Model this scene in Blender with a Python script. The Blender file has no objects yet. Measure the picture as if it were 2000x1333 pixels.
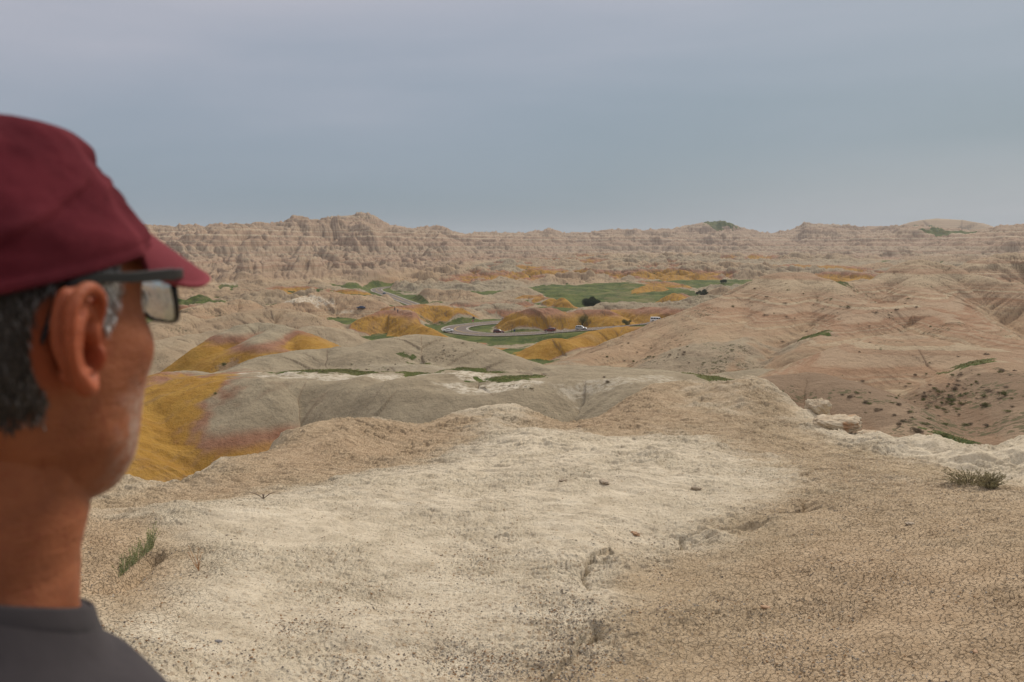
import bpy, math, random
import numpy as np
from mathutils import Vector, Matrix
R = math.radians
sc = bpy.context.scene
COL = sc.collection
rng = np.random.default_rng(7)
random.seed(7)

# ------------------------------------------------------------ camera, sky, sun
FPX = 1556.0                       # focal length in photo pixels (2000 wide) = 28 mm
PITCH = math.atan((666.5 - 480.0) / FPX)
cam_d = bpy.data.cameras.new('camera'); cam = bpy.data.objects.new('camera', cam_d); COL.objects.link(cam)
cam_d.lens = 28.0; cam_d.sensor_width = 36.0
cam_d.clip_start = 0.05; cam_d.clip_end = 60000
cam.location = (0, 0, 0)
cam.rotation_euler = (R(90) - PITCH, 0, 0)
cam_d.dof.use_dof = True; cam_d.dof.focus_distance = 14.0; cam_d.dof.aperture_fstop = 7.5
sc.camera = cam

SUN_EL, SUN_AZ = R(40), R(34)      # azimuth from +Y (view direction) towards +X
world = bpy.data.worlds.new("World"); sc.world = world; world.use_nodes = True
def build_world():
    nt = world.node_tree; N = nt.nodes; L = nt.links; N.clear()
    out = N.new('ShaderNodeOutputWorld')
    bg = N.new('ShaderNodeBackground'); bg.inputs['Strength'].default_value = 0.10
    sky = N.new('ShaderNodeTexSky'); sky.sky_type = 'NISHITA'; sky.sun_disc = False
    sky.sun_elevation = SUN_EL; sky.sun_rotation = SUN_AZ; sky.air_density = 1.0; sky.dust_density = 3.0
    bg2 = N.new('ShaderNodeBackground')
    tc = N.new('ShaderNodeTexCoord'); sep = N.new('ShaderNodeSeparateXYZ')
    L.new(tc.outputs['Generated'], sep.inputs[0])
    # cloud deck colour by elevation, broken by a broad streaky noise
    mp = N.new('ShaderNodeMapping'); mp.inputs['Scale'].default_value = (1.1, 1.1, 6.0)
    L.new(tc.outputs['Generated'], mp.inputs[0])
    nz = N.new('ShaderNodeTexNoise'); nz.inputs['Scale'].default_value = 1.5; nz.inputs['Detail'].default_value = 7; nz.inputs['Roughness'].default_value = 0.5
    nz.inputs['Distortion'].default_value = 0.3
    L.new(mp.outputs[0], nz.inputs['Vector'])
    def math_(op, a, b, clamp=False):
        m = N.new('ShaderNodeMath'); m.operation = op; m.use_clamp = clamp
        for i, v in enumerate((a, b)):
            if isinstance(v, (int, float)): m.inputs[i].default_value = v
            elif v is not None: L.new(v, m.inputs[i])
        return m.outputs[0]
    n0 = math_('SUBTRACT', nz.outputs['Fac'], 0.5)
    n1 = math_('MULTIPLY', n0, 0.20)
    # brighter towards the left of the view and at the far right near the horizon
    lx = math_('MULTIPLY', sep.outputs['X'], -0.13)
    z = math_('ADD', sep.outputs['Z'], n1)
    z = math_('ADD', z, lx)
    cr = N.new('ShaderNodeValToRGB'); e = cr.color_ramp
    e.interpolation = 'B_SPLINE'
    stops = [(0.0, (0.196, 0.268, 0.318)), (0.07, (0.188, 0.268, 0.328)), (0.15, (0.228, 0.302, 0.378)), (0.24, (0.335, 0.375, 0.455)),
             (0.36, (0.495, 0.485, 0.545)), (0.6, (0.74, 0.71, 0.71)), (1.0, (0.88, 0.85, 0.82))]
    while len(e.elements) < len(stops): e.elements.new(0.5)
    for k, (p, c) in zip(e.elements, stops): k.position = p; k.color = (*c, 1)
    L.new(z, cr.inputs[0])
    # pale band low on the right
    xr = math_('MULTIPLY', math_('SUBTRACT', sep.outputs['X'], 0.10), 2.2, True)
    zr = math_('SUBTRACT', 1.0, math_('MULTIPLY', math_('ABSOLUTE', math_('SUBTRACT', sep.outputs['Z'], 0.035), None), 12.0), True)
    pr = math_('MULTIPLY', math_('MULTIPLY', xr, zr), math_('ADD', math_('MULTIPLY', n0, 1.6), 0.45, True))
    mx = N.new('ShaderNodeMix'); mx.data_type = 'RGBA'
    L.new(pr, mx.inputs['Factor']); L.new(cr.outputs[0], mx.inputs['A']); mx.inputs['B'].default_value = (0.47, 0.49, 0.54, 1)
    L.new(mx.outputs['Result'], bg2.inputs['Color']); bg2.inputs['Strength'].default_value = 0.80
    ms = N.new('ShaderNodeMixShader'); ms.inputs[0].default_value = 0.93
    L.new(sky.outputs[0], bg.inputs['Color'])
    L.new(bg.outputs[0], ms.inputs[1]); L.new(bg2.outputs[0], ms.inputs[2]); L.new(ms.outputs[0], out.inputs['Surface'])
build_world()
sun_d = bpy.data.lights.new('sun', 'SUN'); sun = bpy.data.objects.new('sun', sun_d); COL.objects.link(sun)
sun_d.energy = 2.3; sun_d.angle = R(16); sun_d.color = (1.0, 0.90, 0.76)
sd = Vector((math.sin(SUN_AZ) * math.cos(SUN_EL), math.cos(SUN_AZ) * math.cos(SUN_EL), math.sin(SUN_EL)))
sun.rotation_euler = sd.to_track_quat('Z', 'Y').to_euler()
sc.view_settings.view_transform = 'Standard'; sc.view_settings.look = 'None'
sc.view_settings.exposure = 0.30; sc.view_settings.gamma = 1.0

# ------------------------------------------------------------ tagging helpers
def tag(o, label=None, cat=None, group=None, kind=None):
    if label: o['label'] = label
    if cat: o['category'] = cat
    if group: o['group'] = group
    if kind: o['kind'] = kind
    return o
def empty(name, loc, rz=0.0):
    o = bpy.data.objects.new(name, None); COL.objects.link(o); o.location = loc; o.rotation_euler = (0, 0, rz); o.empty_display_size = 0.2
    return o
def meshobj(name, verts, faces, mat=None, parent=None, smooth=False):
    me = bpy.data.meshes.new(name)
    me.from_pydata([tuple(v) for v in verts], [], faces); me.update()
    o = bpy.data.objects.new(name, me); COL.objects.link(o)
    if mat: me.materials.append(mat)
    if parent: o.parent = parent
    if smooth: me.polygons.foreach_set('use_smooth', [True] * len(me.polygons))
    return o
def npmesh(name, V, F, mat=None, smooth=True, attrs=None):
    """V (n,3) float, F (m,k) int -> object, fast."""
    me = bpy.data.meshes.new(name); n = len(V); m, k = F.shape
    me.vertices.add(n); me.vertices.foreach_set('co', np.ascontiguousarray(V, dtype=np.float32).ravel())
    me.loops.add(m * k); me.loops.foreach_set('vertex_index', np.ascontiguousarray(F, dtype=np.int32).ravel())
    me.polygons.add(m); me.polygons.foreach_set('loop_start', np.arange(0, m * k, k, dtype=np.int32))
    me.polygons.foreach_set('use_smooth', np.full(m, smooth))
    if attrs:
        for an, a in attrs.items():
            if a.ndim == 2:
                at = me.attributes.new(an, 'FLOAT_COLOR', 'POINT'); c = np.ones((n, 4), np.float32); c[:, :a.shape[1]] = a
                at.data.foreach_set('color', c.ravel())
            else:
                at = me.attributes.new(an, 'FLOAT', 'POINT'); at.data.foreach_set('value', a.astype(np.float32))
    me.update(calc_edges=True)
    o = bpy.data.objects.new(name, me); COL.objects.link(o)
    if mat: me.materials.append(mat)
    return o

# ------------------------------------------------------------ numpy noise
_perm = rng.permutation(256).astype(np.int32); _perm = np.concatenate([_perm, _perm])
_ga = (np.arange(256) * 2.399963) % (2 * np.pi); _gx = np.cos(_ga).astype(np.float32); _gy = np.sin(_ga).astype(np.float32)
def perlin(x, y, seed=0):
    x = np.asarray(x, np.float64) + seed * 17.31; y = np.asarray(y, np.float64) + seed * 9.77
    xi = np.floor(x).astype(np.int64); yi = np.floor(y).astype(np.int64)
    xf = (x - xi).astype(np.float32); yf = (y - yi).astype(np.float32)
    X = (xi & 255).astype(np.int32); Y = (yi & 255).astype(np.int32); X1 = (X + 1) & 255; Y1 = (Y + 1) & 255
    u = xf * xf * xf * (xf * (xf * 6 - 15) + 10); v = yf * yf * yf * (yf * (yf * 6 - 15) + 10)
    def g(a, b, dx, dy):
        h = _perm[_perm[a] + b]; return _gx[h] * dx + _gy[h] * dy
    n00 = g(X, Y, xf, yf); n10 = g(X1, Y, xf - 1, yf); n01 = g(X, Y1, xf, yf - 1); n11 = g(X1, Y1, xf - 1, yf - 1)
    a = n00 + u * (n10 - n00); b = n01 + u * (n11 - n01)
    return (a + v * (b - a)) * 1.5
def fbm(x, y, oct=4, seed=0, gain=0.5, lac=2.03):
    s = 0; a = 1.0; t = 0
    for i in range(oct):
        s = s + a * perlin(x, y, seed + i); t += a; a *= gain; x = x * lac; y = y * lac
    return s / t
def billow(x, y, oct=4, seed=0, gain=0.5, lac=2.03):
    s = 0; a = 1.0; t = 0
    for i in range(oct):
        s = s + a * np.abs(perlin(x, y, seed + i)); t += a; a *= gain; x = x * lac; y = y * lac
    return s / t
def voro(x, y, seed=0):
    """F1, F2, cell id hash of a jittered-grid Voronoi."""
    xi = np.floor(x).astype(np.int64); yi = np.floor(y).astype(np.int64)
    f1 = np.full(x.shape, 9.0, np.float32); f2 = f1.copy(); hid = np.zeros(x.shape, np.int32)
    for dx in (-1, 0, 1):
        for dy in (-1, 0, 1):
            cx = xi + dx; cy = yi + dy
            h = _perm[_perm[((cx + seed * 7) & 255).astype(np.int32)] + ((cy + seed * 13) & 255).astype(np.int32)]
            h2 = _perm[h + 77 - (h + 77 > 511) * 256]
            px = cx + 0.1 + 0.8 * h / 255.0; py = cy + 0.1 + 0.8 * h2 / 255.0
            d = np.sqrt((x - px) ** 2 + (y - py) ** 2).astype(np.float32)
            c = d < f1
            f2 = np.where(c, f1, np.minimum(f2, d)); hid = np.where(c, h, hid); f1 = np.where(c, d, f1)
    return f1, f2, hid
def ss(a, b, x):
    t = np.clip((x - a) / (b - a), 0, 1); return t * t * (3 - 2 * t)

# point seen at photo pixel (px,py) at horizontal range r (used to lay the ground out from the survey of the photo)
CP, SP = math.cos(PITCH), math.sin(PITCH)
def at(px, py, r):
    u = (px - 1000.0) / FPX; v = -(py - 666.5) / FPX
    X = u; Y = CP + SP * v; Z = -SP + CP * v
    k = r / math.hypot(X, Y)
    return np.array((X * k, Y * k, Z * k))
def pxz(px):                        # azimuth (rad from +Y) of a photo column at the horizon
    return math.atan2((px - 1000.0) / FPX, CP + SP * (-(480 - 666.5) / FPX))
# ------------------------------------------------------------ the badlands: ridges laid out in the world
# ridge: crest points (px, py, range), k front/back slope, w rounding, zt elevation of yellow/red horizon, tint 0 grey..1 tan
RIDGES = []
def ridge(pts, kf=0.6, kb=0.6, w=4.0, zt=-60.0, tint=0.0, fl=0.5, fw=6.0, lim=None, sm=1.5, green=0.0, salt=0.0, bend=1e9):
    P = np.array([at(*p[:3]) for p in pts]); ZT = np.array([p[3] if len(p) > 3 else zt for p in pts], float)
    RIDGES.append(dict(P=P, ZT=ZT, kf=kf, kb=kb, w=w, zt=zt, tint=tint, fl=fl, fw=fw, lim=lim, sm=sm, green=green, salt=salt, bend=bend))
# --- near grey ridge: front lip, its back shoulder, and the spur that runs down to the left into the yellow
ridge([(508,744,128,-27.9),(540,743,130,-27.9),(595,739,131,-28.2),(648,747,128,-29.5),(695,741,126,-35),(727,752,124),(770,739,122),(806,746,120),(864,768,116),(911,775,114),(972,774,114),(1026,757,117),(1080,748,120),(1152,741,122),(1224,740,118),(1275,752,112)],
      kf=0.62, kb=0.09, bend=26, w=3.0, zt=-35, fl=0.5, fw=7, tint=0.05)
ridge([(287,741,150,-22.5),(315,729,152,-22.8),(354,725,155,-25.0),(424,731,152,-27.5),(487,716,158,-30),(536,692,166,-31),(585,685,170),(637,680,172),(655,677,172),(725,678,168)],
      kf=0.38, kb=0.55, w=4.0, zt=-30.5, fl=0.5, fw=7, tint=0.03)
ridge([(508,744,128),(440,785,127),(400,815,126),(340,880,122)], kf=0.6, kb=0.6, w=1.6, zt=-27.3, fl=1.1, fw=6)
ridge([(300,735,150),(245,800,128),(200,850,115),(100,900,104)], kf=0.6, kb=0.6, w=2.0, zt=-21.0, fl=1.1, fw=6)
ridge([(725,679,166),(760,660,172),(812,653,176),(865,659,174),(900,667,170),(950,681,166),(1010,702,160),(1045,725,154)],
      kf=0.30, kb=0.55, w=5.0, zt=-29.5, fl=0.35, fw=6, tint=0.08)
ridge([(700,738,146),(760,714,150),(810,713,150),(860,722,148),(900,735,146)], kf=0.25, kb=0.2, w=3, salt=0.2, fl=0.2)
ridge([(840,745,140),(890,737,142),(950,740,140)], kf=0.3, kb=0.3, w=3, fl=0.2)
ridge([(960,742,144),(1000,734,148),(1060,742,150)], kf=0.25, kb=0.3, w=3, fl=0.2, salt=0.2)
# --- second hill, grey cap over red and yellow
ridge([(412,672,217),(438,650,221),(470,634,226),(500,630,228),(540,634,226),(560,641,222)], kf=0.82, kb=0.8, w=5.5, zt=-24.8, fl=0.7, fw=7, sm=2)
ridge([(560,641,222),(590,655,214),(612,668,208),(625,680,203)], kf=0.62, kb=0.55, w=4, zt=-22.8, fl=0.9, fw=6)
ridge([(545,640,222),(500,665,206),(545,685,196)], kf=0.6, kb=0.5, w=3, zt=-25.4, fl=0.6, fw=6)
# --- third hill (two walkers on it) and its shoulder
ridge([(630,676,330),(700,632,352),(745,608,366),(770,602,372),(790,606,362),(818,619,348),(835,628,340)], kf=0.66, kb=0.6, w=3, zt=-31.0, fl=1.1, fw=9, sm=2)
ridge([(835,628,340),(843,640,330),(850,650,322)], kf=0.6, kb=0.5, w=3, zt=-30, fl=0.7, fw=8)
ridge([(770,602,380),(800,598,396),(835,597,402),(862,595,404),(880,599,398),(905,609,388),(930,620,380),(952,628,374)], kf=0.62, kb=0.5, w=4, zt=-29.8, fl=0.9, fw=10)
# --- mounds behind the road
ridge([(1024,622,352),(1035,605,356),(1049,600,358),(1067,600,360),(1085,605,358),(1108,612,356),(1122,609,358),(1137,604,360),(1158,603,360),(1181,607,356),(1200,616,350)], kf=0.66, kb=0.5, w=4, zt=-30.2, fl=1.0, fw=8)
ridge([(1130,610,372),(1150,599,392),(1172,593,400),(1207,589,402),(1242,591,398),(1286,590,392),(1330,586,388),(1400,577,386),(1500,570,390)], kf=0.42, kb=0.5, w=6, zt=-33.5, fl=0.5, fw=9, tint=0.05)
ridge([(1200,606,384),(1260,600,370),(1320,596,358),(1380,600,350)], kf=0.55, kb=0.4, w=5, zt=-30.0, fl=0.8, fw=8)
ridge([(920,603,450),(960,592,462),(990,592,460),(1010,600,450)], kf=0.5, kb=0.4, w=7, zt=-38.6, fl=0.4, fw=10)
ridge([(860,598,480),(900,588,500),(930,592,490),(990,583,520),(1010,586,510)], kf=0.45, kb=0.4, w=7, zt=-37.8, fl=0.4, fw=10, tint=0.2)
ridge([(1000,588,545),(1030,576,560),(1050,578,555),(1062,581,545)], kf=0.6, kb=0.4, w=5, zt=-34.5, fl=0.8, fw=8)
ridge([(1072,586,520),(1078,581,522)], kf=0.75, kb=0.6, w=2, zt=-30, fl=0.5, fw=6)
ridge([(1094,586,510),(1099,584,508),(1105,590,500)], kf=0.7, kb=0.6, w=2, zt=-30, fl=0.5, fw=6)
ridge([(1318,577,590),(1332,573,592),(1345,577,588)], kf=0.6, kb=0.5, w=5, zt=-36.5, fl=0.5, fw=8)
ridge([(1305,580,520),(1316,575,522),(1326,580,518)], kf=0.65, kb=0.5, w=4, zt=-28.5, fl=0.5, fw=8)
ridge([(1250,568,640),(1275,556,660),(1290,562,650)], kf=0.55, kb=0.4, w=6, zt=-31.5, fl=0.7, fw=9)
ridge([(1220,556,720),(1250,549,740),(1310,552,720),(1340,560,690)], kf=0.5, kb=0.4, w=8, zt=-33.0, fl=0.7, fw=9)
ridge([(1300,536,900),(1350,532,900),(1400,536,880),(1440,533,900),(1490,538,880)], kf=0.35, kb=0.4, w=10, zt=-32, fl=1.0, fw=14)
# --- yellow hill in front of the road
ridge([(1022,704,262),(1058,674,268),(1079,662,272),(1100,660,272),(1124,665,276),(1139,660,280),(1160,646,286),(1190,639,290),(1220,637,292),(1250,640,286),(1290,641,278)],
      kf=0.66, kb=0.5, w=3.5, zt=-28.6, fl=0.7, fw=8, sm=2)
ridge([(1290,641,278),(1320,640,268),(1360,640,262)], kf=0.5, kb=0.5, w=5, zt=-50, fl=0.2, salt=0.3)
# --- the big tan butte
BT=1.0
ridge([(1508,534,262),(1540,531,264),(1577,531,266)], kf=0.85, kb=0.8, w=1.5, tint=BT, fl=1.3, fw=9, sm=2, zt=-70)
ridge([(1508,535,262),(1487,548,258),(1450,571,252),(1424,580,249),(1394,602,242),(1364,621,236),(1300,645,226),(1250,664,214),(1190,686,200),(1154,693,194),(1130,697,188),(1100,711,180),(1067,740,168)],
      kf=0.60, kb=0.5, w=4, tint=0.8, fl=1.2, fw=10, sm=2.2, zt=-70)
ridge([(1424,581,249),(1400,640,205),(1370,680,182)], kf=0.45, kb=0.45, w=5, tint=0.85, fl=0.5, fw=8, sm=3)
ridge([(1540,533,262),(1520,600,222),(1470,650,196),(1420,690,176)], kf=0.62, kb=0.62, w=4, tint=BT, fl=1.2, fw=9, sm=2)
ridge([(1577,533,264),(1640,565,244),(1690,600,214),(1640,640,190),(1590,680,168)], kf=0.62, kb=0.62, w=4, tint=BT, fl=1.2, fw=9, sm=2)
ridge([(1577,533,266),(1604,547,280),(1660,552,300),(1720,545,322),(1750,526,332),(1769,513,336),(1795,509,338),(1830,513,338),(1862,520,336),(1900,536,330),(1960,552,322),(2060,570,310)],
      kf=0.66, kb=0.6, w=3, tint=BT, fl=1.6, fw=10, sm=2)
ridge([(1795,511,336),(1800,560,290),(1860,600,250),(1930,640,210)], kf=0.62, kb=0.62, w=4, tint=BT, fl=1.3, fw=9, sm=2)
ridge([(1900,520,520),(1940,500,540),(1975,494,545),(2040,496,545),(2200,490,560)], kf=0.4, kb=0.5, w=5, tint=BT, fl=1.6, fw=12, sm=2)
ridge([(1700,600,216),(1760,590,232),(1840,612,222),(1900,650,196),(2000,665,180)], kf=0.58, kb=0.6, w=4, tint=BT, fl=1.2, fw=9, sm=2)
ridge([(1740,446,3150),(1780,434,3180),(1800,430,3200),(1830,427,3200),(1880,430,3220),(1915,436,3200),(1940,446,3150)], kf=0.4, kb=0.4, w=25, tint=0.6, fl=0, lim=330, sm=8)
# --- brown spurs on the right
ridge([(1500,760,112),(1560,730,120),(1637,700,128),(1712,670,136),(1769,650,142),(1825,663,140),(1900,680,138),(2000,684,140),(2150,700,140)],
      kf=0.50, kb=0.5, w=6, tint=0.9, fl=0.35, fw=8, sm=2.5)
ridge([(1506,752,100),(1550,734,106),(1590,730,108),(1640,742,104),(1720,790,92),(1790,840,82)], kf=0.62, kb=0.5, w=5, tint=0.75, fl=0.25, fw=7, sm=2.5)
ridge([(1930,688,136),(1990,740,112),(2060,800,95),(2120,860,80)], kf=0.55, kb=0.5, w=4, tint=0.7, fl=0.6, fw=6, sm=2.5)
ridge([(1390,745,140),(1440,730,144),(1500,722,148),(1560,722,150)], kf=0.35, kb=0.3, w=4, tint=0.12, fl=0.3, sm=2)
# --- low hills on the left, between the valley and the wall
for (pts, t) in [([(300,640,330),(360,612,350),(400,628,345),(450,612,352),(520,600,360),(560,604,360),(600,613,352)], 0.5),
                 ([(380,600,420),(430,592,430),(470,585,440),(500,600,430)], 0.8),
                 ([(530,598,430),(560,590,440),(600,575,455),(650,572,460),(700,575,458),(735,592,445)], 0.8),
                 ([(300,668,285),(340,658,290),(380,653,292),(440,645,300),(480,650,300)], 0.25),
                 ([(580,646,296),(612,636,300),(640,640,300)], 0.2),
                 ([(800,598,430),(850,590,440),(900,600,440)], 0.5),
                 ([(300,668,262),(330,662,266)], 0.3),
                 ([(780,568,560),(820,560,580),(870,566,575),(930,574,560)], 0.6),
                 ([(940,577,560),(990,570,590),(1020,560,620)], 0.2)]:
    ridge(pts, kf=0.45, kb=0.45, w=4, tint=t, fl=1.0, fw=9, zt=-60, sm=2)

# --- skyline of the far wall and the profile below it
SKY = np.array([(-900,446),(-300,440),(100,442),(285,440),(345,441),(352,438),(400,441),(430,437),(470,438),(520,440),(560,439),(590,435),(620,431),(650,424),(690,420),(705,417),(720,421),(740,430),(760,441),(790,446),(830,444),(865,443),(885,455),(920,458),(960,456),(1000,458),(1040,454),(1060,450),(1070,445),(1085,450),(1100,456),(1150,455),(1200,452),(1240,446),(1255,451),(1300,449),(1340,441),(1380,436),(1410,434),(1430,439),(1470,453),(1500,456),(1540,449),(1570,437),(1620,439),(1650,441),(1700,442),(1760,441),(1800,444),(1850,448),(1900,450),(1930,447),(1960,440),(2000,440),(2300,436),(3000,440)], float)
# columns: px, then (range,row) pairs from foot to top
WALL = [(-900,[(620,562),(850,525),(1100,490),(1450,440)]),
        (280,[(620,562),(850,525),(1100,488),(1450,440)]),
        (500,[(630,560),(860,525),(1120,485),(1500,440)]),
        (700,[(680,555),(900,522),(1200,480),(1650,420)]),
        (850,[(850,536),(1050,512),(1350,480),(1800,443)]),
        (1000,[(1150,512),(1400,496),(1700,478),(2100,457)]),
        (1200,[(1500,500),(1700,490),(1950,474),(2400,452)]),
        (1400,[(1500,502),(1700,492),(2000,473),(2500,437)]),
        (1600,[(1250,508),(1500,494),(1800,476),(2300,440)]),
        (1800,[(1100,510),(1350,494),(1600,474),(2100,442)]),
        (2000,[(1000,512),(1200,496),(1450,474),(1800,441)]),
        (3000,[(900,520),(1100,500),(1300,476),(1700,441)])]
_wp = np.array([pxz(w[0]) for w in WALL]); _wr = np.array([[q[0] for q in w[1]] for w in WALL], float)
_wz = np.array([[at(w[0], q[1], q[0])[2] for q in w[1]] for w in WALL])
_sa = np.array([pxz(p) for p in SKY[:, 0]])
def sky_slope(az):                  # z/r of the skyline at this azimuth
    s = np.array([at(p, y, 1.0)[2] for p, y in SKY]); return np.interp(az, _sa, s)

def floor_z(x, y, r):
    z = np.interp(r, [0, 60, 110, 170, 260, 350, 500, 650, 900, 1200, 1600, 2200, 3000],
                     [-30, -38, -37, -32, -37.5, -38, -39, -37.5, -31, -24, -18, -10, -5])
    z = z + 1.6 * fbm(x / 70, y / 70, 3, 3) * ss(200, 500, r)
    return z
ROAD1 = [(1420,611,330,1),(1365,618,322,1),(1276,630,318,1),(1216,638,322,1),(1120,646,326,1),(1067,650,330,1),(1010,653,332,1),(960,654,333,1),(925,652,336,1),(898,648,342,1),(888,643,352,1),(897,638,364,1),(925,634,376,1),(960,631,386,1),(1000,628,394,1),(1050,626,398,1),(1100,622,405,1)]
ROAD2 = [(840,607,500,1),(800,592,560,1),(775,583,600,1),(750,573,650,1),(737,569,680,1),(738,564,710,1),(760,561,740,1),(800,558,760,1)]
def _smooth_path(pts, n=10):
    P = np.array([at(*p[:3]) for p in pts]); out = []
    Q = np.vstack([2 * P[0] - P[1], P, 2 * P[-1] - P[-2]])
    for i in range(1, len(Q) - 2):
        for t in np.linspace(0, 1, n, endpoint=False):
            a, b, c, d = Q[i - 1], Q[i], Q[i + 1], Q[i + 2]
            out.append(0.5 * ((2 * b) + (-a + c) * t + (2 * a - 5 * b + 4 * c - d) * t * t + (-a + 3 * b - 3 * c + d) * t ** 3))
    out.append(P[-1]); return np.array(out)
PATH1 = _smooth_path(ROAD1); PATH2 = _smooth_path(ROAD2)
for Pq in (PATH1, PATH2):           # even the grade out
    for _ in range(40): Pq[1:-1, 2] = (Pq[:-2, 2] + Pq[1:-1, 2] * 2 + Pq[2:, 2]) / 4

def poly_near(P, x, y):
    """distance, arclength, interpolated z, offset vector to the nearest point of polyline P"""
    best = np.full(x.shape, 1e18); S = np.zeros_like(best); Z = np.zeros_like(best); DX = np.zeros_like(best); DY = np.zeros_like(best)
    s0 = 0.0
    for i in range(len(P) - 1):
        ax, ay = P[i, 0], P[i, 1]; bx, by = P[i + 1, 0] - ax, P[i + 1, 1] - ay; L2 = bx * bx + by * by + 1e-9; L = math.sqrt(L2)
        t = np.clip(((x - ax) * bx + (y - ay) * by) / L2, 0, 1)
        dx = x - (ax + t * bx); dy = y - (ay + t * by); d2 = dx * dx + dy * dy
        m = d2 < best
        best = np.where(m, d2, best); S = np.where(m, s0 + t * L, S); Z = np.where(m, P[i, 2] + t * (P[i + 1, 2] - P[i, 2]), Z)
        DX = np.where(m, dx, DX); DY = np.where(m, dy, DY); s0 += L
    return np.sqrt(best), S, Z, DX, DY

def terrain(x, y, detail=True):
    """height and surface make-up of the badlands at world (x,y)"""
    shp = x.shape; x = x.ravel().astype(np.float64); y = y.ravel().astype(np.float64)
    r = np.hypot(x, y); az = np.arctan2(x, y)
    wx = x + 9 * fbm(x / 45, y / 45, 3, 11); wy = y + 9 * fbm(x / 45, y / 45, 3, 21)
    z = floor_z(x, y, r); nfl = fbm(x / 30, y / 30, 4, 5)
    # make-up channels
    zt = np.full(x.shape, -60.0); tint = np.full(x.shape, 0.35); green = np.full(x.shape, 1.0); salt = np.zeros(x.shape)
    # swarm of low mounds out to the wall
    far = ss(430, 560, r)
    hb = billow(wx / 44, wy / 40, 4, 31, 0.5); big = fbm(x / 260, y / 260, 2, 41)
    amp = 12.5 * far * (0.75 + 0.9 * big) * ss(0, 1, 1 - 0.0 * r)
    # the green meadow stays nearly flat
    def blob(px, py, rr, sx, sy):  # a soft patch centred on a surveyed point
        p = at(px, py, rr); return np.exp(-(((x - p[0]) / sx) ** 2 + ((y - p[1]) / sy) ** 2))
    mead = blob(1120,580,600,75,130) + blob(1240,573,640,50,80) + blob(1050,600,470,45,60) + 0.9*blob(1400,543,760,80,60) + 0.9 * blob(800,585,590,70,50) + 0.7*blob(420,590,470,50,30) + 0.7*blob(700,567,690,40,40)
    mead = np.clip(mead, 0, 1); amp = amp * (1 - 0.93 * ss(0.25, 0.75, mead))
    h = np.clip(hb * 1.9, 0, 1.4)
    zm = z + amp * (h - 0.25)
    up = ss(0.18, 0.38, h) * ss(0.5, 4.0, amp)
    z = zm + 4.5 * mead * fbm(x / 55, y / 45, 3, 77)
    green = 1 - up; tint = np.clip(0.25 + 0.9 * fbm(x / 180, y / 180, 2, 51) + 0.25 * (1 - ss(-0.35, 0.1, az)), 0, 1)
    tint = np.maximum(tint, ss(1000, 1500, r) * 0.6)
    yz = fbm(x / 140, y / 110, 2, 61) + 0.35 * blob(1300,545,800,220,120) + 0.3*blob(1100,520,1000,200,150)
    zt = np.where(yz > 0.22, z - 0 + (yz - 0.22) * 12 - amp * (h - 0.35) * 1.0, -70)
    zt = -70 + (zt + 70) * ss(0.18, 0.26, yz)
    green = green * ss(-0.15, 0.15, fbm(x / 90, y / 90, 3, 71) + 0.9 * mead + 0.12 + 0.26 * (1 - ss(500, 1300, r)) - 0.1 * ss(900, 1600, r))
    salt = np.clip(ss(0.03, 0.12, h) * (1 - ss(0.16, 0.30, h)) * far * ss(0.0, 0.3, fbm(x / 50, y / 50, 2, 81)), 0, 1)
    # near floors: mostly grass
    nearg = 1 - far
    green = np.where(far < 0.5, 1.0, green)
    # wall
    u = np.interp(az, _wp, np.arange(len(_wp)))
    i0 = np.clip(np.floor(u).astype(int), 0, len(_wp) - 2); f = u - i0; f = f * f * (3 - 2 * f)
    Rk = [_wr[i0, k] * (1 - f) + _wr[i0 + 1, k] * f for k in range(4)]
    Zk = [_wz[i0, k] * (1 - f) + _wz[i0 + 1, k] * f for k in range(4)]
    skz = sky_slope(az)
    Zk[3] = skz * Rk[3]
    wob = 1 + 0.09 * fbm(az * 9, az * 0 + 3.3, 3, 91) + 0.05 * fbm(x / 140, y / 140, 2, 92)
    rr = r * wob
    # main gullies run down the face: azimuth stripes, bent by noise, deepest mid-slope
    aw = az + 0.05 * fbm(x / 160, y / 160, 3, 95)
    arc = aw * 1500
    g1 = billow(arc / 95, rr / 900, 2, 101, 0.5); g2 = billow(arc / 30 + 0.4 * fbm(x / 60, y / 60, 2, 96), rr / 330, 2, 111, 0.6)
    g3 = billow(x / 48 + 5, y / 48, 4, 121, 0.55)
    seg = [(Rk[k], Rk[k + 1], Zk[k], Zk[k + 1]) for k in range(3)]
    zw = np.where(rr < Rk[0], Zk[0], 0.0); tt = np.clip((rr - Rk[0]) / (Rk[3] - Rk[0]), 0, 1)
    for (ra, rb, za, zb) in seg:
        t = np.clip((rr - ra) / (rb - ra), 0, 1); m = (rr >= ra) & (rr < rb)
        zw = np.where(m, za + (zb - za) * t, zw)
    zw = np.where(rr >= Rk[3], Zk[3] - np.minimum((rr - Rk[3]) * 0.35, 25), zw)
    H = Zk[3] - Zk[0]
    env = ss(0.0, 0.12, tt) * (1 - 0.80 * ss(0.90, 1.0, tt))
    qx = x + 60 * fbm(x / 220, y / 220, 3, 103); qy = y + 60 * fbm(x / 220, y / 220, 3, 104)
    sp1 = billow(qx / 190, qy / 300, 5, 105, 0.52); 
    zw = zw + env * H * ((0.60 - 0.25 * ss(0.7, 1.0, tt)) * 0.8 * (sp1 * 1.8 - 0.55) + 0.12 * (g1 * 1.8 - 0.55) + 0.08 * (g2 * 1.8 - 0.5)) + env * H * 0.10 * (g3 * 1.9 - 0.5) + env * 2.4 * (billow(x / 24, y / 24, 3, 125, .6) - .28)
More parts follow.
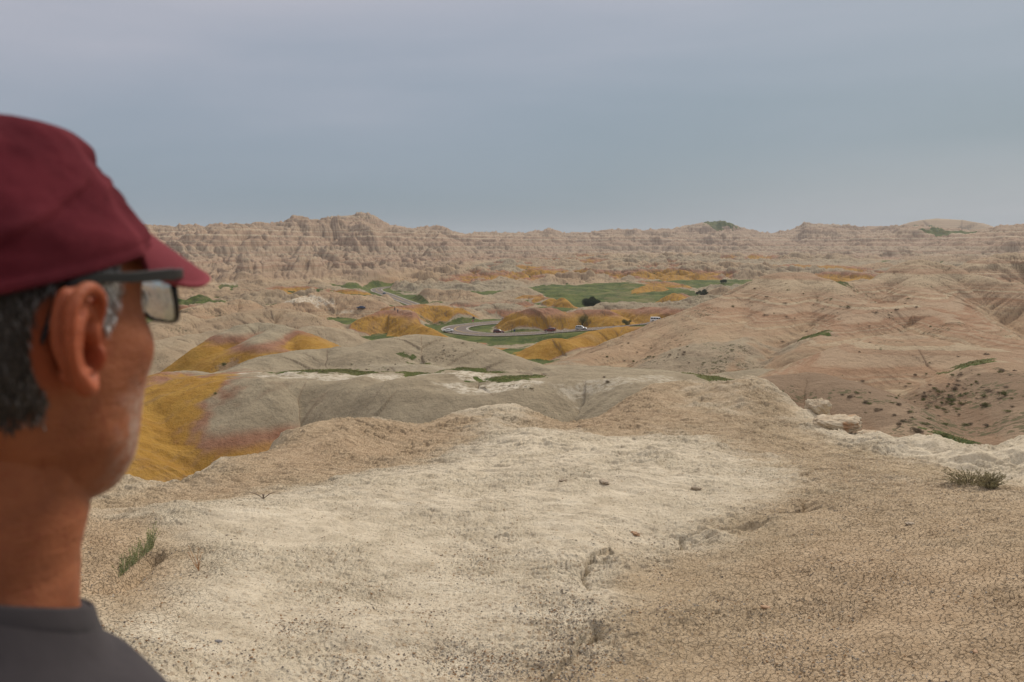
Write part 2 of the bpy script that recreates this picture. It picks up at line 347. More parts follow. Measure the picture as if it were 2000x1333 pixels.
    # cliff bands: squash heights into ledges
    stp = 7.5 + 1.5 * fbm(x / 300, y / 300, 2, 107); q = zw / stp; fq = q - np.floor(q); zl = (np.floor(q) + ss(0.2, 0.8, fq)) * stp
    zw = zw + (0.38 + 0.32 * ss(0.75, 0.95, tt)) * env * (zl - zw)
    # crags along the crest
    crag = (np.maximum(0, 0.2 + fbm(arc / 26, rr / 70, 4, 131, 0.68)) * 7 + np.maximum(0, fbm(az * 1500 / 9, rr / 90, 3, 135, 0.7)) * 8) * ss(0.9, 0.985, tt) * (1 - ss(1.0, 1.0 + 60 / Rk[3], rr / Rk[3]))
    zw = zw + crag * (Rk[3] / 1900)
    wmask = ss(-0.03, 0.05, (rr - Rk[0]) / (Rk[3] - Rk[0]))
    zfoot = z
    zz = np.where(wmask > 0, z * (1 - wmask) + np.maximum(zw, z - 6 * (1 - wmask)) * wmask, z)
    z = np.where(rr > Rk[0] * 0.95, zz, z)
    wl = ss(0.0, 0.06, tt)
    tint = tint * (1 - wl) + wl * (0.72 + 0.25 * fbm(x / 200, y / 200, 2, 141)); green = green * (1 - wl); zt = zt * (1 - wl) - 70 * wl; salt = salt * (1 - wl)
    band = wl.copy()
    # green caps and wooded shelves on the wall
    cap = blob(1408,437,2480,60,60)
    green = np.maximum(green, ss(0.45, 0.6, cap + 0.15 * fbm(x / 15, y / 15, 2, 151)))
    # named ridges
    for k, rd in enumerate(RIDGES):
        P = rd['P']; reach = 90 if rd['lim'] is None else rd['lim']
        x0, x1 = P[:, 0].min() - reach, P[:, 0].max() + reach; y0, y1 = P[:, 1].min() - reach, P[:, 1].max() + reach
        idx = np.nonzero((x > x0) & (x < x1) & (y > y0) & (y < y1))[0]
        if len(idx) == 0: continue
        X = x[idx]; Y = y[idx]; wrp = 1.6
        Xw = X + wrp * fbm(X / 14, Y / 14, 2, 161 + k); Yw = Y + wrp * fbm(X / 14, Y / 14, 2, 171 + k)
        d, S, Zc, DX, DY = poly_near(P, Xw, Yw)
        rl = np.maximum(np.hypot(X, Y), 1); side = -(DX * X + DY * Y) / (rl * np.maximum(d, 1e-3))   # +1 towards camera
        kk = rd['kb'] + (rd['kf'] - rd['kb']) * ss(-0.9, 0.9, side)
        w = rd['w']; zz = Zc - kk * (np.sqrt(d * d + w * w) - w) - 0.5 * np.maximum(d - rd['bend'], 0) * ss(.2, -.4, side)
        if rd['fl'] > 0:
            mer = 0.35 * perlin(d / 11, S / 9, 200 + k)
            a = np.abs(perlin(S / rd['fw'] + mer, d / 60, 210 + k)); b = np.abs(perlin(S / rd['fw'] * 2.7 + mer * 2, d / 40, 220 + k))
            c_ = np.abs(perlin(S / rd['fw'] * 6.1 + mer * 3, d / 25, 230 + k))
            zz = zz + rd['fl'] * ss(1.0, 12.0, d) * ((a * 1.9 - 0.5) * 1.0 + (b - 0.25) * 0.8 + (c_ - .25) * .45)
        zb = z[idx]; s = rd['sm']; hh = np.clip(0.5 + 0.5 * (zz - zb) / s, 0, 1)
        z[idx] = zb + (zz - zb) * hh + s * hh * (1 - hh) * 0.5
        cl = np.concatenate([[0], np.cumsum(np.hypot(np.diff(P[:, 0]), np.diff(P[:, 1])))])
        for A, v in ((zt, np.interp(S, cl, rd['ZT'])), (tint, rd['tint']), (green, rd['green']), (salt, rd['salt'])):
            A[idx] = A[idx] * (1 - hh) + v * hh
        band[idx] = band[idx] * (1 - hh) + hh * rd['tint'] * 0.9
    # surface relief
    if detail:
        dn = fbm(x / 9, y / 9, 5, 301, 0.55)
        z = z + 0.45 * dn * ss(60, 160, r) * (1 - 0.5 * green) + 0.12 * dn
        md_ = billow((x + 6 * dn) / 27, (y + 6 * dn) / 24, 4, 331, 0.6); z = z + 4.6 * (md_ - 0.3) * ss(230, 420, r) * (1 - green) * (1 - ss(1300, 2000, r))
        er = billow((x + 3 * dn) / 17, (y + 3 * dn) / 17, 4, 321, 0.62); z = z + 1.3 * (er - 0.3) * ss(90, 200, r) * (0.25 + 0.75 * tint) * (1 - green)
        rl2 = billow(x / 6, y / 6, 3, 311, 0.6)
        z = z + 0.35 * (rl2 - 0.25) * tint
    # roads cut flat into the slope
    rdm = np.zeros(x.shape)
    for Pq, wd in ((PATH1, 6.5), (PATH2, 5.0)):
        x0, x1 = Pq[:, 0].min() - 40, Pq[:, 0].max() + 40; y0, y1 = Pq[:, 1].min() - 40, Pq[:, 1].max() + 40
        idx = np.nonzero((x > x0) & (x < x1) & (y > y0) & (y < y1))[0]
        if len(idx) == 0: continue
        d, S, Zc, DX, DY = poly_near(Pq, x[idx], y[idx])
        m = 1 - ss(wd + 1.5, wd + 13, d); z[idx] = z[idx] * (1 - m) + (Zc - 0.25) * m
        m2 = 1 - ss(wd + 0.8, wd + 2.2, d); m3 = (1 - ss(wd + 4, wd + 10, d))
        green[idx] = np.maximum(green[idx], m3); zt[idx] = zt[idx] * (1 - m3) - 70 * m3
        rdm[idx] = np.maximum(rdm[idx], m2)
    return dict(z=z.reshape(shp), zt=zt.reshape(shp), tint=tint.reshape(shp), green=green.reshape(shp), salt=salt.reshape(shp), band=band.reshape(shp), rd=rdm.reshape(shp), r=r.reshape(shp))
# ------------------------------------------------------------ node material helpers
def newmat(name):
    m = bpy.data.materials.new(name); m.use_nodes = True; nt = m.node_tree; nt.nodes.clear()
    return m, G(nt)
class G:
    def __init__(s, nt): s.nt = nt; s.N = nt.nodes; s.L = nt.links
    def n(s, t, **kw):
        nd = s.N.new(t)
        for k, v in kw.items(): setattr(nd, k, v)
        return nd
    def put(s, sock, v):
        if isinstance(v, (int, float)):
            sock.default_value = v
        elif isinstance(v, tuple): sock.default_value = v if len(v) == 4 or sock.type == 'VECTOR' else (*v, 1)
        elif v is not None: s.L.new(v, sock)
    def m(s, op, a, b=None, clamp=False):
        nd = s.n('ShaderNodeMath', operation=op, use_clamp=clamp); s.put(nd.inputs[0], a)
        if b is not None: s.put(nd.inputs[1], b)
        return nd.outputs[0]
    def mr(s, v, a, b, c=0.0, d=1.0):
        nd = s.n('ShaderNodeMapRange'); nd.interpolation_type = 'SMOOTHSTEP'
        s.put(nd.inputs['Value'], v); s.put(nd.inputs['From Min'], a); s.put(nd.inputs['From Max'], b); s.put(nd.inputs['To Min'], c); s.put(nd.inputs['To Max'], d)
        return nd.outputs[0]
    def mix(s, f, a, b, blend='MIX'):
        nd = s.n('ShaderNodeMix', data_type='RGBA', blend_type=blend); s.put(nd.inputs['Factor'], f); s.put(nd.inputs['A'], a); s.put(nd.inputs['B'], b)
        return nd.outputs['Result']
    def attr(s, name):
        nd = s.n('ShaderNodeAttribute', attribute_name=name); return nd
    def pos(s): return s.n('ShaderNodeNewGeometry').outputs['Position']
    def objc(s): return s.n('ShaderNodeTexCoord').outputs['Object']
    def map(s, v, scale):
        nd = s.n('ShaderNodeMapping'); s.L.new(v, nd.inputs[0]); nd.inputs['Scale'].default_value = scale; return nd.outputs[0]
    def noise(s, v, scale, detail=4, rough=0.55, dist=0.0):
        nd = s.n('ShaderNodeTexNoise'); s.L.new(v, nd.inputs['Vector']); nd.inputs['Scale'].default_value = scale
        nd.inputs['Detail'].default_value = detail; nd.inputs['Roughness'].default_value = rough; nd.inputs['Distortion'].default_value = dist
        return nd.outputs['Fac']
    def voro(s, v, scale, feature='F1', out='Distance', rand=1.0):
        nd = s.n('ShaderNodeTexVoronoi', feature=feature); s.L.new(v, nd.inputs['Vector']); nd.inputs['Scale'].default_value = scale; nd.inputs['Randomness'].default_value = rand
        return nd.outputs[out]
    def bump(s, h, strength=0.5, dist=0.05, nrm=None):
        nd = s.n('ShaderNodeBump'); s.put(nd.inputs['Height'], h); nd.inputs['Strength'].default_value = strength; nd.inputs['Distance'].default_value = dist
        if nrm is not None: s.L.new(nrm, nd.inputs['Normal'])
        return nd.outputs[0]
    def out(s, col, rough=0.9, nrm=None, spec=0.3, **kw):
        b = s.n('ShaderNodeBsdfPrincipled'); s.put(b.inputs['Base Color'], col); s.put(b.inputs['Roughness'], rough)
        b.inputs['Specular IOR Level'].default_value = spec
        if nrm is not None: s.L.new(nrm, b.inputs['Normal'])
        for k, v in kw.items(): s.put(b.inputs[k], v)
        o = s.n('ShaderNodeOutputMaterial'); s.L.new(b.outputs[0], o.inputs['Surface']); return b
def simple(name, col, rough=0.6, spec=0.5, var=0.0, vs=8.0, bump=0.0, bs=60.0, **kw):
    m, g = newmat(name); c = (*col, 1); nrm = None
    if var:
        f = g.noise(g.objc(), vs, 4); c = g.mix(g.mr(f, 0.3, 0.7), tuple(x * (1 - var) for x in col) + (1,), tuple(min(1, x * (1 + var)) for x in col) + (1,))
    if bump: nrm = g.bump(g.noise(g.objc(), bs, 3), bump, 0.01)
    g.out(c, rough, nrm, spec, **kw); return m

def hills_material():
    m, g = newmat('badlands_clay')
    p = g.pos(); sp = g.n('ShaderNodeSeparateXYZ'); g.L.new(p, sp.inputs[0]); Z = sp.outputs['Z']
    A = g.n('ShaderNodeSeparateColor'); g.L.new(g.attr('mk_a').outputs['Color'], A.inputs[0])
    B = g.n('ShaderNodeSeparateColor'); g.L.new(g.attr('mk_b').outputs['Color'], B.inputs[0])
    C = g.n('ShaderNodeSeparateColor'); g.L.new(g.attr('mk_c').outputs['Color'], C.inputs[0])
    yel, red, grn = A.outputs; salt, tint, band = B.outputs; veg, streak, lush = C.outputs
    nbig = g.noise(p, 0.03, 5, 0.6); nmid = g.noise(p, 0.22, 5, 0.65); nfine = g.noise(p, 2.2, 4, 0.7)
    grey = g.mix(g.mr(nmid, 0.3, 0.7), (0.245, 0.205, 0.142), (0.350, 0.296, 0.208))
    tan = g.mix(g.mr(nbig, 0.35, 0.65), (0.325, 0.212, 0.124), (0.420, 0.290, 0.176))
    base = g.mix(tint, grey, tan)
    # flat-lying strata: thin bands by height, slightly warped
    zw = g.m('ADD', Z, g.m('MULTIPLY', nbig, 2.2))
    cv = g.n('ShaderNodeCombineXYZ'); g.L.new(zw, cv.inputs['Z'])
    s1 = g.noise(cv.outputs[0], 0.55, 5, 0.8); s2 = g.noise(cv.outputs[0], 0.07, 2, 0.5); s3 = g.noise(cv.outputs[0], 0.15, 3, 0.6)
    pink = g.mix(g.mr(s1, 0.45, 0.55), (0.315, 0.180, 0.105), (0.53, 0.465, 0.335))
    pink = g.mix(g.mr(s2, 0.42, 0.6), pink, (0.37, 0.30, 0.21))
    pink = g.mix(g.mr(s3, 0.47, 0.53), g.mix(0.55, pink, (0.27, 0.155, 0.105)), pink)
    upz = g.mr(Z, -27, -15)
    base = g.mix(g.m('MULTIPLY', band, g.m('ADD', 0.34, g.m('MULTIPLY', upz, 0.46))), base, pink)
    base = g.mix(g.m('MULTIPLY', g.mr(band, 0.93, 1.0), 0.28), base, (0.285, 0.205, 0.160))
    base = g.mix(g.m('MULTIPLY', red, 0.85), base, g.mix(g.mr(nmid, 0.35, 0.65), (0.240, 0.105, 0.062), (0.300, 0.145, 0.088)))
    yc = g.mix(g.mr(nmid, 0.3, 0.7), (0.300, 0.158, 0.030), (0.385, 0.225, 0.050))
    base = g.mix(yel, base, yc)
    base = g.mix(g.m('MULTIPLY', streak, 0.7), base, (0.180, 0.122, 0.080))  # dark tone: painted crease shade, downslope streaks, brown slope soil
    base = g.mix(g.m('MULTIPLY', salt, g.mr(g.noise(p, 0.9, 5, 0.7), 0.38, 0.58)), base, (0.60, 0.54, 0.44))
    gr = g.mix(g.mr(g.noise(p, 0.09, 5, 0.65), 0.35, 0.68), (0.038, 0.064, 0.014), (0.115, 0.138, 0.036))
    gr = g.mix(g.m('MULTIPLY', g.mr(g.noise(p, 0.6, 4, 0.7), 0.48, 0.68), 0.6), gr, (0.17, 0.145, 0.070))
    gr = g.mix(g.m('MULTIPLY', g.mr(g.noise(p, 0.04, 5, 0.7), 0.5, 0.66), 0.55), gr, (0.20, 0.165, 0.085))
    gmask = g.mr(g.m('ADD', grn, g.m('MULTIPLY', g.m('SUBTRACT', g.noise(p, 0.55, 5, 0.7), 0.5), 0.7)), 0.45, 0.62)
    base = g.mix(gmask, base, gr)
    # sparse scrub too small to model: olive and umber flecks
    pv = g.n('ShaderNodeTexNoise'); g.L.new(p, pv.inputs['Vector']); pv.inputs['Scale'].default_value = 1.6; pv.inputs['Detail'].default_value = 4
    vm = g.n('ShaderNodeVectorMath', operation='MULTIPLY_ADD'); g.L.new(pv.outputs['Color'], vm.inputs[0]); vm.inputs[1].default_value = (1.3, 1.3, 1.3); g.L.new(p, vm.inputs[2])
    sv = g.voro(vm.outputs[0], 1.5); sv2 = g.voro(vm.outputs[0], 0.62)
    dens = g.m('MULTIPLY', veg, g.mr(g.noise(p, 0.10, 3, 0.6), 0.42, 0.62))
    fl = g.m('MULTIPLY', g.m('LESS_THAN', sv, g.m('MULTIPLY', dens, 0.42)), 0.75)
    fl2 = g.m('MULTIPLY', g.m('LESS_THAN', sv2, g.m('MULTIPLY', dens, 0.34)), 0.7)
    base = g.mix(g.m('MAXIMUM', fl, fl2), base, g.mix(g.mr(nbig, 0.4, 0.6), (0.125, 0.095, 0.060), (0.075, 0.080, 0.035)))
    base = g.mix(0.5, base, g.mix(nfine, (0.25, 0.25, 0.25), (0.78, 0.78, 0.78)), 'OVERLAY')
    hgt = g.m('ADD', g.m('MULTIPLY', g.noise(p, 0.8, 6, 0.65), 1.0), g.m('MULTIPLY', g.noise(p, 5.0, 4, 0.7), 0.25))
    g.out(base, 0.95, g.bump(hgt, 0.9, 0.6), 0.12)
    return m

def build_hills():
    dense = np.arange(-R(38), R(38), 0.00100)
    gs_ = np.geomspace(0.0011, math.pi - R(38), 220); sideL = -R(38) - gs_[::-1]; sideR = R(38) + gs_
    # crowd the side columns near the view
    az = np.concatenate([sideL, dense, sideR])
    rr = np.concatenate([np.geomspace(24, 60, 120, endpoint=False), np.geomspace(60, 130, 330, endpoint=False), np.geomspace(130, 700, 760, endpoint=False), np.geomspace(700, 2700, 420, endpoint=False), np.geomspace(2700, 3700, 90, endpoint=False), np.geomspace(3700, 12000, 30)])
    RR, AA = np.meshgrid(rr, az, indexing='ij'); X = RR * np.sin(AA); Y = RR * np.cos(AA)
    T = terrain(X, Y)
    z = T['z']; r = RR
    # surface make-up masks
    n1 = fbm(X / 22, Y / 22, 4, 401); n2 = fbm(X / 5, Y / 5, 3, 411)
    zj = z + 1.6 * n1 + 0.5 * n2
    sc_ = 1 + ss(200, 360, r) * .8; yel = ss(-0.5, 0.9, (T['zt'] - zj) / sc_); red = ss(-2.0, -0.7, (T['zt'] - zj) / sc_) * (1 - 0.5 * ss(0.5, 2.4, T['zt'] - zj))
    mott = ss(0.1, 0.6, fbm(X / 12, Y / 12, 3, 421)); yel = yel * (1 - 0.25 * mott)
    rl = fbm((X * .85 - Y * .5) / 1.6 + .3 * n2, (X * .5 + Y * .85) / 11, 5, 423, .65); rk = ss(175, 140, r) * ss(-15, -30, X)
    yel = yel * (1 - .38 * rk * ss(.0, .35, rl)); red = np.maximum(red, rk * yel * .6 * ss(.05, .4, fbm((X * .85 - Y * .5) / 4, (X * .5 + Y * .85) / 30, 3, 427)))
    # drainage lines from curvature: creases darkened in the colour, shade painted in
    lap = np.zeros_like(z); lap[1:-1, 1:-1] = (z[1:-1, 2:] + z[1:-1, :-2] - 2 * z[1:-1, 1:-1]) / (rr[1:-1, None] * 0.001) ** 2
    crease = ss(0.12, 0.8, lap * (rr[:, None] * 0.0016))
    green = T['green']; grass_low = green
    veg = np.clip(0.35 + 0.5 * T['tint'] + 0.5 * crease + 0.4 * fbm(X / 60, Y / 60, 2, 431), 0, 1) * (1 - green) * (1 - 0.75 * yel)
    veg = veg * (0.35 + 0.65 * ss(0, 0.4, fbm(X / 35, Y / 35, 3, 441) + 0.15))
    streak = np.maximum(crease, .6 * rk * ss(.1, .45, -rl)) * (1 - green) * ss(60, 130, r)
    salt = T['salt']
    PAINT(X, Y, dict(green=green, salt=salt, veg=veg, yel=yel, red=red, tint=T['tint'], streak=streak))
    V = np.stack([X, Y, z], -1).reshape(-1, 3); nr, na = z.shape
    i = np.arange(nr - 1)[:, None] * na + np.arange(na - 1)[None, :]
    F = np.stack([i, i + 1, i + 1 + na, i + na], -1).reshape(-1, 4)
    f = lambda *a: np.stack([np.clip(q, 0, 1) for q in a], -1).reshape(-1, 3)
    o = npmesh('hills', V, F[:, ::-1], hills_material(), True, dict(mk_a=f(yel, red, green), mk_b=f(salt, T['tint'], T['band']), mk_c=f(veg, streak, T['rd'])))
    tag(o, kind='structure', label='eroded badland hills in grey, red and ochre with green valley floors running out to the far cliffs', cat='hills')
    return T
# paint-on ground cover, soil tone and slope shade: (px,py,r, half width, half depth, channel, strength, noise size)
SPOTS = [(640,731,146,9.5,8,'green',.8,2.2),(708,737,142,6,5,'green',.8,2),(560,735,142,8,3,'salt',.9,3),(700,745,133,16,5,'salt',.8,4),
         (822,697,156,3.6,3.2,'green',.7,2),(790,690,162,3,2,'green',.6,1.5),(825,741,138,5,4.5,'green',.8,2),(920,737,142,7,4,'green',.9,2),(1000,752,128,7,5,'green',.7,2),(960,765,120,8,4,'salt',.9,3),(925,757,134,4,7,'salt',.9,3),
         (1400,735,132,5,4,'green',.9,2.5),(1590,668,186,3.5,6,'green',.75,2.5),(292,800,128,11.5,27,'red',.9,5),(285,803,127,9.5,25,'yel',1,5),(1300,702,176,34,13,'tint',-1,6),(1450,728,146,24,6,'tint',-1,4),(1180,715,165,14,10,'tint',-.6,5),(405,589,540,50,18,'green',1,10),(600,598,470,16,8,'green',1,6),(700,590,600,30,12,'green',1,8),(1408,441,2430,48,60,'green',1.0,22),(1815,449,1858,34,34,'green',1.0,14),(1850,452,1862,34,34,'green',1.0,14),(1882,456,1856,26,30,'green',1.0,14),(1320,720,150,14,6,'green',.5,2),(1790,444,3080,60,50,'green',1.0,30),(1070,664,300,12,10,'bare',1,4),(870,664,308,16,7,'bare',1.0,4),(985,670,296,8,7,'bare',.9,3),(950,690,270,14,6,'bare',.7,4),(1250,738,119,12,5,'salt',.5,3),
         (1895,702,126,3.6,2.8,'green',.8,1.6),(1862,860,82,2.6,3.0,'green',1.0,1),(1960,780,104,9,14,'veg',1.0,6),(1620,545,292,7,10,'green',.7,3),(1690,690,150,10,6,'veg',.9,4),
         (1790,800,98,14,16,'veg',1.0,6),(1700,770,106,14,12,'veg',.7,6),(1300,700,176,26,16,'veg',.9,6),(870,700,158,14,9,'veg',.8,6),(960,705,158,12,8,'veg',.8,6),
         (1320,605,384,22,12,'veg',.9,6),(870,625,380,16,6,'green',.55,4),(900,610,392,10,6,'veg',1,4),
         (1640,790,98,20,16,'streak',1.0,7),(1760,820,92,14,14,'streak',.7,7),(1930,770,104,14,18,'streak',1.0,7),(1560,760,104,10,8,'streak',.7,5),(1960,820,92,9,12,'veg',1.0,5),(1950,740,112,10,10,'veg',1.0,5),  # streak spots darken the right slope: brown soil plus painted shade
         (960,672,305,22,10,'veg',.9,5),(540,706,186,2.6,4,'green',.5,2),(440,717,196,3,5,'green',.4,2),(340,580,440,0,0,'salt',0,3),(560,590,450,30,8,'salt',.9,6),(400,583,480,26,8,'salt',.8,6)]
def PAINT(X, Y, ch):
    for (px, py, r, sx, sy, c, s, ns) in SPOTS:
        if s == 0: continue
        p = at(px, py, r); m = (np.abs(X - p[0]) < 3 * sx) & (np.abs(Y - p[1]) < 3 * sy)
        if not m.any(): continue
        x = X[m]; y = Y[m]
        d = ((x - p[0]) / sx) ** 2 + ((y - p[1]) / sy) ** 2
        v = ss(1.25, 0.55, d + 1.1 * fbm(x / ns, y / ns, 3, 500 + int(px))) if False else 1 - ss(0.45, 1.2, d + 1.3 * fbm(x / ns, y / ns, 3, int(px) % 97))
        if c == 'bare': ch['green'][m] *= 1 - (1 - ss(0.45, 1.2, d + 1.3 * fbm(x / ns, y / ns, 3, int(px) % 97))) * s; continue
        if c not in ch: continue
        A = ch[c]; A[m] = np.maximum(A[m], v * s) if s > 0 else A[m] * (1 - v * abs(s))
        if c == 'green': ch['yel'][m] *= (1 - v * .8)
def ribbon(name, P, halfw, lift, mat, off=0.0, kind='structure'):
    T = np.gradient(P[:, :2], axis=0); T /= np.linalg.norm(T, axis=1)[:, None] + 1e-9; Nn = np.stack([-T[:, 1], T[:, 0]], 1)
    V = []; F = []
    k = len(halfw) if hasattr(halfw, '__len__') else 2
    offs = halfw if hasattr(halfw, '__len__') else (-halfw, halfw)
    for i in range(len(P)):
        for o_ in offs: V.append((P[i, 0] + Nn[i, 0] * (o_ + off), P[i, 1] + Nn[i, 1] * (o_ + off), P[i, 2] + lift))
    for i in range(len(P) - 1):
        for j in range(k - 1): a = i * k + j; F.append((a, a + 1, a + k + 1, a + k))
    o = meshobj(name, V, F, mat); 
    if kind: tag(o, kind=kind)
    return o
def build_roads():
    m, g = newmat('worn_asphalt'); p = g.pos()
    c = g.mix(g.mr(g.noise(p, 0.25, 5, 0.6), 0.35, 0.65), (0.135, 0.110, 0.096), (0.180, 0.150, 0.130))
    c = g.mix(g.m('MULTIPLY', g.mr(g.noise(p, 6.0, 3), 0.4, 0.7), 0.3), c, (0.12, 0.10, 0.09)); g.out(c, 0.9, g.bump(g.noise(p, 12, 3), 0.3, 0.02), 0.2)
    sh = simple('pale_gravel_shoulder', (0.40, 0.35, 0.28), 0.95, 0.1, 0.2, 0.8)
    wp = simple('road_paint_white', (0.62, 0.60, 0.56), 0.7, 0.3, 0.15, 1.0); yp = simple('road_paint_yellow', (0.50, 0.33, 0.08), 0.7, 0.3, 0.15, 1.0)
    for nm, P, w in (('road', PATH1, 5.6), ('road', PATH2, 4.6)):
        ribbon('road_shoulder', P, w + 0.45, 0.02, sh)
        o = ribbon(nm, P, w, 0.06, m); o['label'] = 'grey two lane road curving between the ochre mounds' if P is PATH1 else 'distant road running through green flats towards the cliffs'; o['category'] = 'road'
        ribbon('road_marking', P, 0.09, 0.075, wp, off=w - 0.35); ribbon('road_marking', P, 0.09, 0.075, wp, off=-(w - 0.35))
        ribbon('road_marking', P, 0.08, 0.075, yp, off=0.14); ribbon('road_marking', P, 0.08, 0.075, yp, off=-0.14)
# ------------------------------------------------------------ the knoll we stand on
# survey points: photo column, row, range, then cream crust / gravel lag / red-brown tint (0..1)
FG = [(-500,1333,2.5,.3,.3,.5),(0,1333,2.6,.6,.4,.2),(300,1333,2.75,.95,.35,.05),(700,1333,2.8,.95,.55,.05),(1000,1333,2.8,.55,1.0,.15),(1250,1333,2.8,.3,.8,.3),(1500,1333,2.8,.25,.4,.5),(1750,1333,2.85,.15,.15,.7),(2000,1333,2.9,.1,.15,.7),(2500,1333,3.0,.1,.2,.6),
      (200,1200,3.4,.6,.3,.5),(500,1200,3.5,1,.45,.0),(900,1220,3.4,1,.5,.0),(1100,1200,3.5,.8,.7,.05),(1300,1200,3.5,.25,.5,.4),(1600,1200,3.55,.1,.15,.85),(2000,1200,3.6,.05,.15,.8),
      (-200,1100,4.0,.1,.1,.9),(180,1120,4.2,.05,.1,.95),(330,1110,4.3,.35,.1,.6),(600,1100,4.3,.9,.2,0),(900,1100,4.3,1,.25,0),(1120,1090,4.35,1,.35,0),(1180,1070,4.65,.45,.3,.1),(1350,1090,4.5,.3,.3,.35),(1600,1080,4.4,.1,.2,.8),(1850,1080,4.5,.1,.3,.7),(2100,1080,4.5,.1,.4,.6),
      (200,1030,5.2,.1,.05,.85),(350,1015,5.4,.75,.05,.2),(600,1000,5.5,1,.1,0),(900,1000,5.5,1,.1,0),(1150,1000,5.6,1,.15,0),(1300,1040,5.3,.75,.2,.05),(1480,1010,5.5,.45,.3,.2),(1700,1000,5.6,.2,.4,.55),(2000,1000,5.8,.2,.5,.5),(2300,1000,6,.2,.5,.5),
      (200,1015,5.9,.35,.0,.6),(300,990,6.3,.35,0,.55),(480,975,6.4,.5,.1,.35),(700,945,6.8,.8,.1,.1),(880,912,7.6,.8,.1,.1),(1000,893,8.2,.9,.1,0),(1150,905,7.7,1,.1,0),(1350,920,7.4,.9,.2,0),(1500,930,7.2,.7,.4,.1),(1650,920,7.6,.25,.8,.3),(1850,940,7.3,.3,.8,.3),(2050,960,7.2,.35,.6,.4),
      (1150,855,10.2,.9,.1,.1),(1000,850,10.2,.75,.1,.2),(1300,860,10.0,.9,.2,.1),(1450,880,9.3,.5,.6,.3),(1600,880,9.6,.2,1,.2),(1750,900,9.0,.3,.9,.2),
      (200,985,7.4,.35,0,.5),(330,965,7.9,.3,0,.6),(450,945,8.1,.2,0,.8),(600,900,9.2,.05,.1,1),(760,870,10.4,.05,.1,1),(900,835,11.6,.3,.1,.8),(1000,815,12.6,.6,.1,.4),(1080,835,11.8,.2,.1,.8),
      (-300,975,8.2,.4,0,.5),(60,950,8.3,.4,0,.5),(180,938,8.6,.45,0,.4),(240,934,8.8,.5,0,.35),(320,943,9.0,.5,0,.3),(430,906,9.8,.45,0,.35),(520,884,10.5,.35,0,.45),(545,858,11.3,.4,0,.4),(620,838,12.2,.4,0,.5),(700,826,12.8,.35,0,.6),(760,823,13.0,.35,0,.6),(810,829,13.0,.3,0,.7),(880,812,13.6,.4,.1,.6),(940,799,14,.6,.1,.4),(990,795,14.2,.7,.1,.3),(1030,799,14.2,.6,.1,.4),(1070,818,13.6,.3,.1,.7),(1120,826,13.4,.2,.1,.8),
      (1190,800,15,.1,.2,.9),(1250,765,16.6,.15,.4,.8),(1300,748,17.6,.25,.3,.7),(1350,743,17.8,.4,.3,.5),(1390,749,17.4,.4,.4,.5),(1430,746,17.2,.4,.5,.5),(1490,747,17,.4,.6,.4),(1530,768,16.4,.4,.6,.4),(1565,800,15.4,.5,.5,.3),
      (1200,845,11.5,.15,.2,.8),(1300,820,12.6,.2,.2,.8),(1380,790,14.4,.5,.3,.4),(1330,770,16,.4,.2,.5),(1480,800,14,.3,.8,.4),(1480,840,12,.2,1,.3),
      (1610,825,15,.9,.1,0),(1680,856,13.8,.9,.1,0),(1780,868,13.2,.9,.1,.1),(1860,878,12.6,.9,.1,.1),(1920,884,12.2,.8,.1,.2),(2000,872,12.4,.8,.1,.1),(2200,860,12.6,.8,.1,.1),
      (1640,870,12,.4,.8,.2),(1750,885,11,.7,.3,.1),(1850,905,10.2,.8,.2,.1),(1950,920,9.8,.8,.2,.1),(2100,930,9.6,.8,.2,.1)]
def _fgpts():
    Q = []; 
    for (px, py, r, a, b, c) in FG:
        p = at(px, py, r); Q.append((math.atan2(p[0], p[1]), math.log(r), p[2], a, b, c))
    crest = [(-300,975,8.2),(180,938,8.6),(320,943,9.0),(430,906,9.8),(520,884,10.5),(545,858,11.3),(620,838,12.2),(700,826,12.8),(810,829,13.0),(880,812,13.6),(990,795,14.2),(1070,818,13.6),(1120,826,13.4),(1190,800,15),(1250,765,16.6),(1350,743,17.8),(1430,746,17.2),(1490,747,17),(1565,800,15.4),(1610,825,15),(1680,856,13.8),(1780,868,13.2),(1920,884,12.2),(2000,872,12.4),(2300,860,12.6)]
    for (px, py, r) in crest:
        p = at(px, py, r); a = math.atan2(p[0], p[1])
        for f, d in ((1.18, 1.15), (1.5, 4.2), (2.2, 11.5), (3.6, 26)): Q.append((a, math.log(r * f), p[2] * (1 + 0.25 * (f - 1)) - d, .5, .1, .4))
    for a in np.linspace(-R(44), R(44), 7):
        Q.append((a, math.log(1.2), -1.63, .3, .5, .4)); Q.append((a, math.log(0.5), -1.63, .3, .5, .4)); Q.append((a, math.log(2.0), -1.62, .4, .5, .3))
    return np.array(Q)
_FQ = _fgpts()
KA = 2.2
def _tps_fit(Q):
    P = np.stack([Q[:, 0] * KA, Q[:, 1]], 1); n = len(P)
    d2 = ((P[:, None] - P[None]) ** 2).sum(-1); K = 0.5 * d2 * np.log(d2 + 1e-12)
    A = np.zeros((n + 3, n + 3)); A[:n, :n] = K + np.eye(n) * 2e-4; A[:n, n] = 1; A[:n, n + 1:] = P; A[n, :n] = 1; A[n + 1:, :n] = P.T
    B = np.zeros((n + 3, 4)); B[:n] = Q[:, 2:6]
    return P, np.linalg.solve(A, B)
_FP, _FW = _tps_fit(_FQ)
